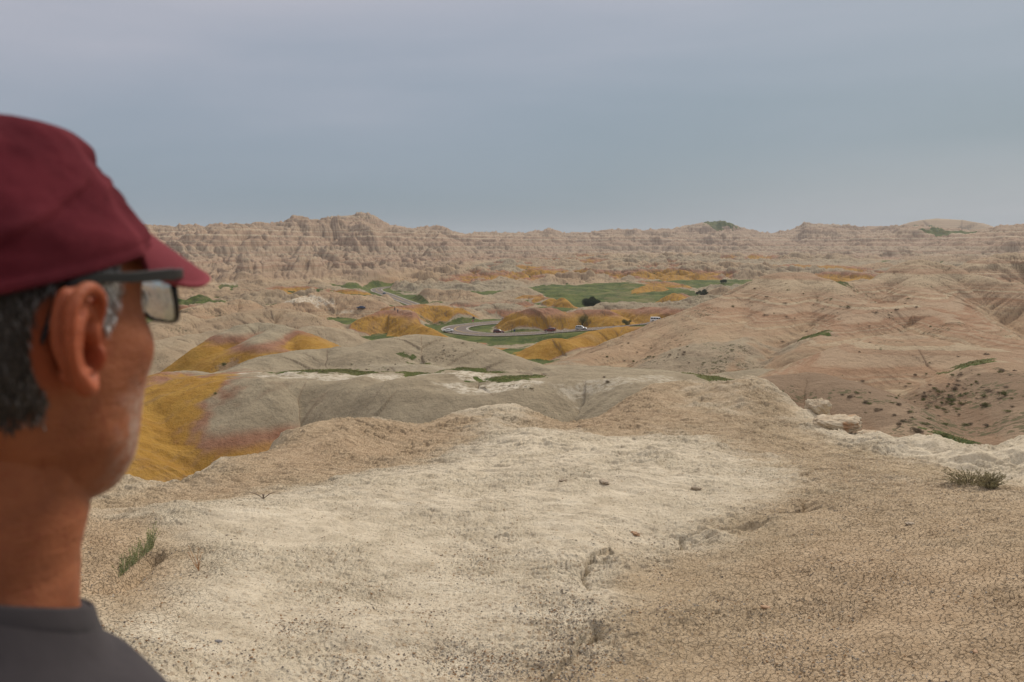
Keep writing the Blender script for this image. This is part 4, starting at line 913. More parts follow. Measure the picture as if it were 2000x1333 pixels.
        front = 1 - ss(R(75), R(120), np.array(aa)); t = hr.random() ** 1.8 * .62 + .42 * float(front) + 0.02 ; sh += [min(1, max(0, t))] * 5; cnt += 1
    ho = meshobj('hair', hv, hf, hm, base); at_ = ho.data.attributes.new('shade', 'FLOAT', 'POINT'); at_.data.foreach_set('value', sh)
    # eyebrows
    # ---- cap
    cm, g = newmat('faded_maroon_cotton'); p = g.objc(); wv = g.n('ShaderNodeTexWave', wave_type='BANDS', bands_direction='DIAGONAL'); g.L.new(p, wv.inputs['Vector']); wv.inputs['Scale'].default_value = 420
    col = g.mix(g.mr(g.noise(p, 16, 5, .65), .32, .7), (0.072, 0.010, 0.016), (0.128, 0.020, 0.029)); col = g.mix(g.m('MULTIPLY', g.attr('worn').outputs['Fac'], 0.8), col, (0.29, 0.068, 0.085))
    g.out(col, 0.9, g.bump(g.m('ADD', wv.outputs['Fac'], g.m('MULTIPLY', g.noise(p, 30, 4, .6), 8.0)), 0.35, 0.0012), 0.05)
    KT = np.linspace(0, 1, 201); KF = np.interp(KT, [0, .12, .24, .45, .64, .78, .9, .96, 1], [1, .985, .92, .82, .74, .68, .56, .38, .02]); kk_ = np.hanning(27); kk_ /= kk_.sum(); KS = np.convolve(np.pad(KF, 13, 'edge'), kk_, 'valid'); KF = KS * (1 - ss(.90, .97, KT)) + KF * ss(.90, .97, KT)
    na, nt_ = 180, 60; V = []; worn = []
    _tt, _aa = np.meshgrid(np.arange(61) / 60, np.arange(180) * 2 * np.pi / 180, indexing='ij'); WR = fbm(np.cos(_aa) * 2.1 + _tt * .8, np.sin(_aa) * 2.1 + _tt * 3.4, 4, 811, .5) * ss(.02, .2, _tt)
    cf = lambda t: (1 - t ** 2.15) ** (1 / 1.95)
    for i in range(nt_ + 1):
        t = i / nt_
        for j in range(na):
            a = 2 * math.pi * j / na; ca, sa = math.cos(a), math.sin(a)
            k = cf(min(t, .9999)); wf = float(ss(-.35, .45, np.array(ca))); k = k * (1 - wf) + wf * float(np.interp(t, KT, KF)); e = 2.2; rr = (abs(ca) ** e + abs(sa) ** e) ** (-1 / e)
            x = -.004 + (.1000 if ca > 0 else .1065) * rr * ca * k - .006 * t; y = .0850 * rr * sa * k
            ze = edge_z(.1 * ca); z = ze + (.134 - ze) * t
            # front panels stand a touch; back is slack
            bul = .0015 * math.exp(-((t - .25) / .3) ** 2); x += bul * ca; y += bul * sa
            # buckles and folds in the cloth
            f = 0.0
            for (a0, t0, sa_, st_, amp) in ((R(-38), .62, .16, .08, -.0042), (R(-55), .52, .20, .05, .0026), (R(-25), .42, .22, .05, -.0015), (R(-88), .40, .35, .035, -.0022), (R(-78), .52, .22, .05, .0018), (R(-110), .70, .3, .08, -.003), (R(-115), .28, .3, .05, .002), (R(40), .6, .3, .1, -.004), (R(150), .5, .5, .1, -.004), (R(-140), .45, .3, .06, -.003), (R(-15), .8, .3, .08, -.002)):
                da = (a - a0 + math.pi) % (2 * math.pi) - math.pi; f += amp * math.exp(-(da / sa_) ** 2 - ((t - t0 - .35 * da) / st_) ** 2)
            f = f * 0.9 + .0026 * WR[i, j]; f += .0012 * math.sin(a * 5 + t * 7) * math.sin(t * 9)
            seam = min(abs((a - R(q) + math.pi) % (2 * math.pi) - math.pi) for q in (0, 60, 120, 180, 240, 300)); f -= .0008 * math.exp(-(seam / .02) ** 2) * (1 - t) ** 2
            f += 0.0012 * (1 - float(ss(.055, .065, np.array(t))))              # doubled hem
            x += f * ca; y += f * sa; z += f * .5 * t
            V.append((x, y, z + H)); worn.append(0.35 * math.exp(-(seam / .05) ** 2) + 0.25 * max(0, f / .004))
    F = [];
    for i in range(nt_):
        for j in range(na): a = i * na + j; b = i * na + (j + 1) % na; F.append((a, b, b + na, a + na))
    F.append(tuple(range(nt_ * na, (nt_ + 1) * na)))
    cap = meshobj('cap', V, F, cm, base, True); at_ = cap.data.attributes.new('worn', 'FLOAT', 'POINT'); at_.data.foreach_set('value', worn)
    sol = cap.modifiers.new('t', 'SOLIDIFY'); sol.thickness = .0018; sol.offset = -1
    v, f = ellipsoid((-.010, 0, H + .135), (.006, .006, .003)); meshobj('cap_button', v, f, cm, cap, True)
    for q in (-30, -90, -150, 30, 90, 150):                                     # eyelets
        a = R(q); t = .72; k = cf(t); rr = (abs(math.cos(a)) ** 2.2 + abs(math.sin(a)) ** 2.2) ** (-1 / 2.2)
    # brim
    V = []; worn = []; nu, nv = 22, 60; F = []
    for i in range(nu + 1):
        u = i / nu
        for j in range(nv + 1):
            v_ = -1 + 2 * j / nv; a = v_ * R(58); e = 2.2; ca, sa = math.cos(a), math.sin(a); rr = (abs(ca) ** e + abs(sa) ** e) ** (-1 / e)
            x0 = -.004 + .1010 * rr * ca; y0 = .0865 * rr * sa; L = .058 * (1 - abs(v_) ** 3.2) ** .62
            x = x0 + u * (L + .006) - .006; y = y0 * (1 + .03 * u); z = edge_z(.1 * ca) + .011 - .50 * (x - x0) - 3.4 * (y * y) * (0.25 + .75 * min(1, u * 1.2)) * 1.0 + .004
            z -= .008 * 1; V.append((x, y, z + H)); worn.append(.65 + .35 * float(ss(.85, 1.0, np.array(u))))
    for i in range(nu):
        for j in range(nv): a = i * (nv + 1) + j; F.append((a, a + nv + 1, a + nv + 2, a + 1))
    br = meshobj('brim', V, F, cm, cap, True); at_ = br.data.attributes.new('worn', 'FLOAT', 'POINT'); at_.data.foreach_set('value', worn)
    so = br.modifiers.new('t', 'SOLIDIFY'); so.thickness = .0034; so.offset = 0; bv = br.modifiers.new('b', 'BEVEL'); bv.width = .0012; bv.segments = 3
    # ---- glasses
    bm_ = simple('black_acetate', (0.012, 0.012, 0.013), 0.35, 0.5); gm, g = newmat('lens_glass'); gb = g.n('ShaderNodeBsdfGlass'); gb.inputs['IOR'].default_value = 1.5; gb.inputs['Roughness'].default_value = 0; gb.inputs['Color'].default_value = (.9, .92, .92, 1); go = g.n('ShaderNodeOutputMaterial'); g.L.new(gb.outputs[0], go.inputs['Surface'])
    gl = empty('glasses', (0, 0, 0)); gl.parent = base; gx = .106; gz = H + .020
    def rim_pts(s, k=1.0, n=48):
        out = []
        for i in range(n):
            a = 2 * math.pi * i / n; e = 3.4; r = (abs(math.cos(a)) ** e + abs(math.sin(a)) ** e) ** (-1 / e)
            yy = s * .0380 + .0300 * k * r * math.cos(a); zz = .0205 * k * r * math.sin(a) - .002 + (.002 if math.sin(a) > 0 else 0) * 0
            out.append(Vector((gx - .35 * yy * yy / .07 - .10 * (zz) , yy, gz + zz)))
        return out
    for s in (1, -1):
        q = rim_pts(s); V = []; F = []; n = len(q)
        q2 = rim_pts(s, .84)
        for i in range(n):
            zt_ = 1.35 if q[i].z > gz + .008 else 1.0
            inner = q2[i].lerp(q[i], 0.0 if zt_ > 1 else .25)
            for (pp, dx) in ((q[i], .002), (q[i], -.002), (inner, -.002), (inner, .002)): V.append(pp + Vector((dx, 0, 0)))
        for i in range(n):
            for k in range(4): a = i * 4 + k; b = i * 4 + (k + 1) % 4; c_ = ((i + 1) % n) * 4 + (k + 1) % 4; d = ((i + 1) % n) * 4 + k; F.append((a, b, c_, d))
        r_ = meshobj('rim', V, F, bm_, gl, True); bb = r_.modifiers.new('b', 'BEVEL'); bb.width = .0007; bb.segments = 2
        q = rim_pts(s, .93); cN = Vector((gx - .35 * (s * .0380) ** 2 / .07, s * .0380, gz - .002)); V = []; F = []; nr_ = 12
        def th(p_): return .0010 + 1.25 * ((p_.z - (gz - .032)) ** 2) + .7 * ((p_.y - s * .030) ** 2)
        for side_ in (0, 1):
            for i in range(1, nr_ + 1):
                for p_ in q: w_ = cN.lerp(p_, i / nr_); w_.x = gx - .10 * (w_.z - gz) - .35 * (w_.y ** 2) / .07; V.append(w_ - Vector((side_ * th(w_), 0, 0)))
        for side_ in (0, 1):
            o_ = side_ * nr_ * n; f_ = [tuple(o_ + j for j in range(n))] + [(o_ + i * n + j, o_ + (i + 1) * n + j, o_ + (i + 1) * n + (j + 1) % n, o_ + i * n + (j + 1) % n) for i in range(nr_ - 1) for j in range(n)]
            F += [tuple(reversed(x_)) for x_ in f_] if side_ else f_
        a0 = (nr_ - 1) * n; F += [(a0 + j, a0 + nr_ * n + j, a0 + nr_ * n + (j + 1) % n, a0 + (j + 1) % n) for j in range(n)]
        le = meshobj('lens', V, F, gm, gl, False)
        # temple arm: flat bar from the end piece to behind the ear
        pts = crs([(gx - .0180, s * .0675, gz + .0145), (gx - .026, s * .0755, gz + .0148), (gx - .045, s * .0800, gz + .0145), (.030, s * .0835, gz + .0140), (-.004, s * .0845, gz + .0140), (-.020, s * .082, gz + .004), (-.030, s * .079, gz - .020)], 6); V = []; F = []
        for i, p_ in enumerate(pts):
            hgt = .0033 if i < 10 else max(.0022, .0040 - .00008 * (i - 10)); w_ = .0014
            for (dy, dz) in ((-w_, -hgt), (w_, -hgt), (w_, hgt), (-w_, hgt)): V.append((p_[0], p_[1] + dy, p_[2] + dz))
        for i in range(len(pts) - 1):
            for k in range(4): a = i * 4 + k; b = i * 4 + (k + 1) % 4; F.append((a, b, b + 4, a + 4))
        F += [(3, 2, 1, 0), tuple(len(V) - 4 + k for k in range(4))]
        t_ = meshobj('temple_arm', V, F, bm_, gl, False); bb = t_.modifiers.new('b', 'BEVEL'); bb.width = .0006; bb.segments = 2
    v, f = tube([(gx - .0005, -.009, gz + .006), (gx + .001, 0, gz + .009), (gx - .0005, .009, gz + .006)], [.0022, .0024, .0022], 10); meshobj('bridge', v, f, bm_, gl, True)
    # ---- clothes
    def cloth(name, col):
        m, g = newmat(name); p = g.objc(); c_ = g.mix(g.mr(g.noise(p, 9, 4, .6), .3, .7), tuple(x * .85 for x in col), tuple(x * 1.15 for x in col))
        g.out(c_, 0.95, g.bump(g.m('ADD', g.m('MULTIPLY', g.noise(p, 700, 2, .5), .25), g.m('MULTIPLY', g.noise(g.map(p, (1, 1, .5)), 14, 3, .6), 3.0)), 0.35, 0.003), 0.1, **{'Sheen Weight': 0.1}); return m
    sc_ = cloth('charcoal_jersey', (0.042, 0.037, 0.041)); sp = []
    rb = []
    for (z, x, rx, ry) in [(-.165, -.021, .0590, .0590), (-.180, -.024, .0660, .0690), (-.194, -.028, .072, .080), (-.208, -.032, .083, .106), (-.224, -.036, .096, .140), (-.247, -.038, .107, .170), (-.28, -.036, .120, .196), (-.34, -.033, .126, .200), (-.45, -.028, .128, .192), (-.58, -.018, .126, .178), (-.70, -.012, .128, .176), (-.82, -.012, .133, .184), (-.86, -.012, .134, .186)]:
        ph = np.linspace(0, 2 * np.pi, 72, endpoint=False); slope = -.027 * np.cos(ph) * (1 if z > -.2 else .4)
        rb.append(np.stack([x + rx * np.cos(ph), ry * np.sin(ph), z + H + slope], 1))
    sp.append(loft(rb[::-1]))
    for s in (1, -1): sp.append(tube(crs([(-.03, s * .165, H - .268), (-.035, s * .205, H - .335), (-.032, s * .232, H - .42), (-.025, s * .243, H - .50)], 5), np.interp(np.linspace(0, 1, 16), [0, .4, 1], [.066, .068, .064]), 28))
    sm = union(sp, 0.0042, 14, 0.5)
    co = mesh_np(sm).astype(np.float64); a = np.arctan2(co[:, 1], co[:, 0] + .03); zl = co[:, 2] - H          # soft creases falling from the neck and shoulder
    cr_ = .0035 * np.sin(a * 3.1 + zl * 26 + 1.2) * np.exp(-((zl + .30) / .10) ** 2) + .0045 * np.exp(-((zl + .255 + .09 * (a + 1.4)) / .012) ** 2) * np.exp(-((a + 1.2) / .6) ** 2)
    co[:, 0] += cr_ * np.cos(a); co[:, 1] += cr_ * np.sin(a); co[:, 2] += cr_ * .8
    sm.vertices.foreach_set('co', co.astype(np.float32).ravel()); sm.update()
    shirt = from_mesh('t_shirt', sm, sc_, base)
    # ribbed collar: a raised band round the neck
    V = []; F = []; n = 120; prof = [(-.0006, -.0165), (.0006, -.0155), (.0009, -.009), (.0008, -.001), (.0000, .0008), (-.0022, .000), (-.0026, -.010)]
    for j in range(n):
        ph = 2 * math.pi * j / n
        for (dr, dz) in prof:
            t = -(dz) / .024; rx = .0595 + (.0070) * t + dr; ry = .0600 + .0095 * t + dr
            V.append((-.020 - .004 * t + rx * math.cos(ph), ry * math.sin(ph), H - .165 + dz - .027 * math.cos(ph)))
    k = len(prof)
    for j in range(n):
        for i in range(k): a = j * k + i; b = j * k + (i + 1) % k; c_ = ((j + 1) % n) * k + (i + 1) % k; d = ((j + 1) % n) * k + i; F.append((a, d, c_, b))
    meshobj('collar', V, F, sc_, shirt, True)
    tc_ = cloth('khaki_cotton', (0.16, 0.14, 0.10)); tp = []
    for s in (1, -1): tp.append(tube(crs([(-.02, s * .092, H - .86), (-.01, s * .105, H - 1.05), (0, s * .112, .52), (-.012, s * .116, .30), (-.025, s * .12, .07)], 5), np.interp(np.linspace(0, 1, 21), [0, .3, .6, 1], [.105, .098, .078, .070]), 24))
    rb = []
    for (z, rx, ry) in [(-.82, .125, .176), (-.90, .13, .182), (-.97, .118, .165)]: ph = np.linspace(0, 2 * np.pi, 48, endpoint=False); rb.append(np.stack([-.013 + rx * np.cos(ph), ry * np.sin(ph), np.full(48, z + H)], 1))
    tp.append(loft(rb[::-1])); from_mesh('trousers', union(tp, 0.006, 6, .5), tc_, base)
    sl = simple('brown_leather', (0.10, 0.055, 0.03), 0.6)
    for s in (1, -1): from_mesh('shoe', union([ellipsoid((.035, s * .125, .035), (.135, .048, .040)), tube([(-.035, s * .12, .05), (-.03, s * .12, .10)], [.046, .046], 18), ([(x, y + s * .125, z) for x in (-.10, .165) for y in (-.045, .045) for z in (0, .02)], [(0, 1, 3, 2), (4, 6, 7, 5), (0, 4, 5, 1), (2, 3, 7, 6), (0, 2, 6, 4), (1, 5, 7, 3)])], 0.005, 6, .5), sl, base)
    return base
def edge_z(x): return .037 + .21 * x
# ------------------------------------------------------------ finding the ground under a surveyed point
def thit(px, py, r0, r1, n=260, fn=None):
    rr = np.linspace(r0, r1, n); D = at(px, py, 1.0); X = D[0] * rr; Y = D[1] * rr; zr = D[2] * rr
    z = terrain(X, Y)['z'] if fn is None else fn(X, Y)
    k = np.nonzero(z >= zr)[0]
    i = k[0] if len(k) else int(np.argmin(np.abs(z - zr)))
    return Vector((X[i], Y[i], z[i]))
def fhit(px, py, r0=2.2, r1=19): return thit(px, py, r0, r1, 700, lambda x, y: fg_full(x, y)[0])
def tz(x, y): return float(terrain(np.array([x]), np.array([y]))['z'][0])

# ------------------------------------------------------------ vehicles
def car_builder():
    tyre = simple('tyre_rubber', (0.02, 0.02, 0.02), 0.9); rim_ = simple('wheel_alloy', (0.5, 0.5, 0.5), 0.35, 0.5, **{'Metallic': 0.6})
    glass = simple('tinted_glass', (0.02, 0.024, 0.028), 0.08, 0.6); hl = simple('headlight_glass', (0.75, 0.75, 0.72), 0.15, 0.6); tl = simple('tail_light_red', (0.35, 0.01, 0.01), 0.25, 0.6); trim = simple('black_trim', (0.03, 0.03, 0.03), 0.6)
    plate = simple('number_plate_white', (0.6, 0.6, 0.6), 0.6)
    # profile stations: x (front +), belt height, roof height, half width, roof half width
    K = {'sedan': dict(L=4.7, W=.90, st=[(-2.35,.62,.62,.72,.72),(-2.28,.98,.98,.84,.84),(-1.75,1.02,1.04,.89,.86),(-1.35,1.00,1.20,.9,.70),(-.75,.98,1.42,.9,.62),(.0,.96,1.46,.9,.62),(.45,.95,1.38,.9,.64),(1.15,.94,.98,.9,.84),(1.9,.84,.86,.88,.84),(2.25,.70,.72,.80,.78),(2.35,.48,.50,.70,.70)], win=(-1.4,1.05), wr=.33),
         'suv': dict(L=4.7, W=.93, st=[(-2.35,.62,.62,.80,.80),(-2.32,1.04,1.06,.88,.86),(-2.15,1.08,1.55,.92,.70),(-1.9,1.08,1.70,.93,.72),(-.6,1.06,1.74,.93,.72),(.25,1.05,1.70,.93,.70),(.60,1.04,1.52,.93,.72),(1.10,1.04,1.10,.92,.86),(1.95,.98,1.00,.90,.84),(2.28,.80,.84,.82,.80),(2.35,.52,.54,.74,.74)], win=(-2.1,1.05), wr=.37),
         'long': dict(L=5.7, W=1.0, st=[(-2.85,.65,.65,.90,.90),(-2.83,1.12,1.14,.97,.95),(-2.72,1.16,1.80,1.0,.84),(-2.5,1.16,1.90,1.0,.84),(-.6,1.14,1.93,1.0,.84),(.75,1.13,1.88,1.0,.82),(1.05,1.12,1.66,1.0,.82),(1.45,1.12,1.20,.99,.92),(2.5,1.06,1.10,.97,.90),(2.78,.92,.95,.92,.88),(2.85,.55,.58,.85,.85)], win=(-2.68,1.4), wr=.40)}
    def build(kind, color, label, group='vehicles on the park road'):
        k = K[kind]; st = k['st']; root = empty('car', (0, 0, 0)); tag(root, label, 'car', group)
        paint = simple('car_paint', color, 0.28, 0.5, **{'Coat Weight': 0.5})
        def sec(x, grow=0.0):
            xs = [s[0] for s in st]; b, r_, w, wr = (float(np.interp(x, xs, [s[i] for s in st])) for i in (1, 2, 3, 4)); zb = .24
            return [(w * .86, zb), (w, zb + .14), (w + .01, zb + .38), (w, b), (wr + .02, max(r_ - .06, b + .002)), (wr * .82, r_ + .001), (0, r_ + .015)]
        xs = sorted(set([s[0] for s in st] + list(np.linspace(st[0][0], st[-1][0], 26)))); rings = []
        for x in xs:
            h = sec(x); rings.append(np.array([(x, y, z) for y, z in h] + [(x, -y, z) for y, z in h[-2::-1]]))
        V, F = loft(rings); body = meshobj('body', V, F, paint, root, False)
        bvl = body.modifiers.new('b', 'BEVEL'); bvl.width = 0.03; bvl.segments = 2; bvl.limit_method = 'ANGLE'; bvl.angle_limit = R(35)
        # side windows: strips proud of the cabin side, with pillars between
        x0, x1 = k['win']; cuts = np.linspace(x0, x1, 4 if kind == 'sedan' else 5)
        for s in (1, -1):
            for i in range(len(cuts) - 1):
                a, b = cuts[i] + .05, cuts[i + 1] - .05; V = []; q = []
                for x in np.linspace(a, b, 5):
                    h = sec(x); lo, hi = np.array(h[3]), np.array(h[4]); p0 = lo + (hi - lo) * .10; p1 = lo + (hi - lo) * .90; V += [(x, s * (p0[0] + .012), p0[1]), (x, s * (p1[0] + .012), p1[1])]
                F = [(j * 2, j * 2 + 1, j * 2 + 3, j * 2 + 2) if s > 0 else (j * 2, j * 2 + 2, j * 2 + 3, j * 2 + 1) for j in range(4)]
                w_ = meshobj('side_window', V, F, glass, body); so = w_.modifiers.new('s', 'SOLIDIFY'); so.thickness = .01
        def screen(xa, xb, nm):
            V = []
            for t in np.linspace(0.06, .94, 5):
                x = xa + (xb - xa) * t; h = sec(x)
                for f in (-.84, 0, .84): V.append((x, f * h[5][0] * 1.1, h[5][1] + .022))
            F = [(j * 3 + i, j * 3 + i + 1, j * 3 + i + 4, j * 3 + i + 3) for j in range(4) for i in range(2)]
            w_ = meshobj(nm, V, F, glass, body); so = w_.modifiers.new('s', 'SOLIDIFY'); so.thickness = .01
        fr = {'sedan': (.45, 1.15), 'suv': (.30, 1.08), 'long': (.80, 1.44)}[kind]; bk = {'sedan': (-1.72, -.80), 'suv': (-2.30, -1.92), 'long': (-2.81, -2.52)}[kind]
        screen(fr[0], fr[1], 'windscreen'); screen(bk[0], bk[1], 'rear_window')
        L2 = st[-1][0]
        def box(nm, c, s, mat, par=root):
            V = [(c[0] + sx * s[0], c[1] + sy * s[1], c[2] + sz * s[2]) for sx in (-1, 1) for sy in (-1, 1) for sz in (-1, 1)]
            o = meshobj(nm, V, [(0, 1, 3, 2), (4, 6, 7, 5), (0, 4, 5, 1), (2, 3, 7, 6), (0, 2, 6, 4), (1, 5, 7, 3)], mat, par); b_ = o.modifiers.new('b', 'BEVEL'); b_.width = min(s) * .4; b_.segments = 2; return o
        for s in (1, -1):
            box('headlight', (L2 - .10, s * st[-2][3] * .80, st[-2][1] - .06), (.09, .15, .07), hl); box('tail_light', (st[0][0] + .05, s * st[1][3] * .82, st[1][1] - .12), (.06, .10, .11), tl)
            box('mirror', ({'sedan': .75, 'suv': .72, 'long': 1.0}[kind], s * (k['W'] + .09), st[4][1] + .06), (.06, .09, .07), paint)
        box('grille', (L2 - .01, 0, .60), (.03, .42, .10), trim); box('bumper', (L2 - .01, 0, .36), (.05, .74, .09), trim); box('bumper', (st[0][0] + .02, 0, .40), (.05, .74, .09), trim)
        box('number_plate', (st[0][0] - .03, 0, .62), (.01, .17, .06), plate)
        ax = L2 * .62
        for x in (ax, -ax):
            for s in (1, -1):
                n = 28; r0 = k['wr']; V = []; rg = []
                for (yy, rr_) in [(0, r0 * .62), (.0, r0 * .94), (.03, r0), (.19, r0), (.22, r0 * .94), (.22, r0 * .6)]:
                    rg.append(np.array([(x + rr_ * math.cos(a), s * (k['W'] + .012 - yy), r0 + rr_ * math.sin(a)) for a in np.linspace(0, 2 * np.pi, n, endpoint=False)]))
                V, F = loft(rg); w_ = meshobj('wheel', V, F, tyre, root, False)
                V = [(x, s * (k['W'] + .02), r0)]; F = []
                for j in range(20): a = 2 * math.pi * j / 20; q = r0 * (.62 if j % 4 < 2 else .50); V.append((x + q * math.cos(a), s * (k['W'] + .012), r0 + q * math.sin(a)))
                F = [(0, j + 1, (j + 1) % 20 + 1) for j in range(20)]; V += [(v[0], v[1] - s * .05, v[2]) for v in V[1:21]]; F += [(j + 1, (j + 1) % 20 + 1, (j + 1) % 20 + 21, j + 21) for j in range(20)]
                meshobj('rim', V, F, rim_, w_)
        return root
    return build
def near_path(P, p):
    d = np.hypot(P[:, 0] - p[0], P[:, 1] - p[1]); i = int(np.argmin(d)); j = min(i + 1, len(P) - 1); t = P[j] - P[j - 1]; return P[i], math.atan2(t[1], t[0])
def build_vehicles():
    B = car_builder()
    def onroad(o, P, px, py, r, flip=False, lane=0.0, dz=0.07):
        c, h = near_path(P, at(px, py, r)); h += math.pi if flip else 0
        o.location = (c[0] - math.sin(h) * lane, c[1] + math.cos(h) * lane, c[2] + dz); o.rotation_euler = (0, 0, h)
    white = (0.80, 0.81, 0.83)
    onroad(B('long', white, 'long white sport utility vehicle driving right, where the road climbs towards the tan butte'), PATH1, 1288, 629, 317, True, -1.6)
    onroad(B('suv', (0.42, 0.43, 0.45), 'silver sport utility vehicle driving right in front of the leafy bush and ochre mound'), PATH1, 1138, 645, 325, True, -1.6)
    onroad(B('suv', (0.16, 0.03, 0.035), 'dark red sport utility vehicle coming left along the straight stretch, seen from its front'), PATH1, 1074, 650, 330, False, -1.8)
    o = B('sedan', white, 'white sedan pointing left at the outside edge of the hairpin bend'); c, h = near_path(PATH1, at(900, 648, 342)); c = at(875, 650.5, 341); o.location = (c[0], c[1], near_path(PATH1, c)[0][2] + .07); o.rotation_euler = (0, 0, R(178))
    o = B('suv', (0.10, 0.018, 0.022), 'dark maroon hatchback parked beside the grass island inside the hairpin'); c = near_path(PATH1, at(976, 652, 336))[0]; o.location = (c[0], c[1] + 7.2, tz(c[0], c[1] + 7.2) + .03); o.rotation_euler = (0, 0, R(-8))
    o = B('suv', (0.10, 0.10, 0.11), 'dark grey off-roader facing the camera on the upper leg of the hairpin'); c = near_path(PATH1, at(988, 630, 390))[0]; o.location = (c[0], c[1], c[2] + .07); o.rotation_euler = (0, 0, R(-105))
    o = B('sedan', (0.03, 0.06, 0.16), 'dark blue sedan far away on the left, among pale mounds near the valley flats'); c = thit(705, 605, 380, 700); o.location = c + Vector((0, 0, .05)); o.rotation_euler = (0, 0, R(175))
    onroad(B('sedan', (0.10, 0.16, 0.20), 'tiny dark teal car on the distant road before its bend'), PATH2, 744, 576, 640, False, 1.6)

# ------------------------------------------------------------ walkers and signs
def walker(loc, rz, top, trouser, label, step):
    base = empty('person', loc, rz); tag(base, label, 'person', 'walkers on the ochre hill')
    sk = simple('walker_skin', (0.40, 0.22, 0.15), 0.6)
    P = lambda *a: tube(crs(a[0], 4), np.interp(np.linspace(0, 1, (len(a[0]) - 1) * 4 + 1), np.linspace(0, 1, len(a[1])), a[1]), 12)
    parts = [ellipsoid((0, 0, 1.60), (.10, .08, .125), None, 10), P([(0, 0, 1.36), (0, 0, 1.52)], [.06, .055]), ellipsoid((.095, 0, 1.585), (.02, .014, .02), None, 6), loft([np.array([(rx * math.cos(a), ry * math.sin(a), z) for a in np.linspace(0, 2 * np.pi, 20, endpoint=False)]) for z, rx, ry in ((.88, .11, .16), (1.1, .10, .15), (1.3, .12, .19), (1.40, .08, .12))])]
    for s in (1, -1):
        parts += [P([(0, s * .19, 1.34), (s * step * .3 * -1, s * .23, 1.08), (s * step * .3 * -1 + .08, s * .22, .86)], [.05, .04, .03]), P([(0, s * .09, .90), (s * step * .5, s * .10, .50), (s * step * .8, s * .10, .08)], [.085, .06, .045])]
        for i in range(5): parts.append(P([(s * step * -.3 + .08 + (i - 2) * .014, s * .22, .82), (s * step * -.3 + .09 + (i - 2) * .016, s * .215, .76 + (i == 4) * .03)], [.009, .007]))
    from_mesh('body', union(parts, .012, 3), sk, base)
    sh = [loft([np.array([(rx * math.cos(a), ry * math.sin(a), z) for a in np.linspace(0, 2 * np.pi, 20, endpoint=False)]) for z, rx, ry in ((.86, .14, .19), (1.1, .13, .18), (1.3, .145, .215), (1.42, .09, .13))])]
    for s in (1, -1): sh.append(P([(0, s * .18, 1.35), (s * step * -.15, s * .225, 1.18)], [.068, .065]))
    from_mesh('shirt', union(sh, .014, 4), simple('walker_shirt', top, 0.9), base)
    tr = [P([(0, s * .09, .92), (s * step * .5, s * .10, .50), (s * step * .8, s * .10, .14)], [.11, .085, .07]) for s in (1, -1)]
    from_mesh('trousers', union(tr, .014, 3), simple('walker_trousers', trouser, 0.9), base)
    hr = [ellipsoid((-.018, 0, 1.645), (.102, .090, .105), None, 10)]; from_mesh('hair', union(hr, .012, 2), simple('walker_hair', (.03, .02, .015), .8), base)
    for s in (1, -1): from_mesh('shoe', union([ellipsoid((s * step * .8 + .05, s * .10, .05), (.14, .05, .05), None, 10)], .012, 2), simple('walker_shoe', (.05, .05, .05), .8), base)
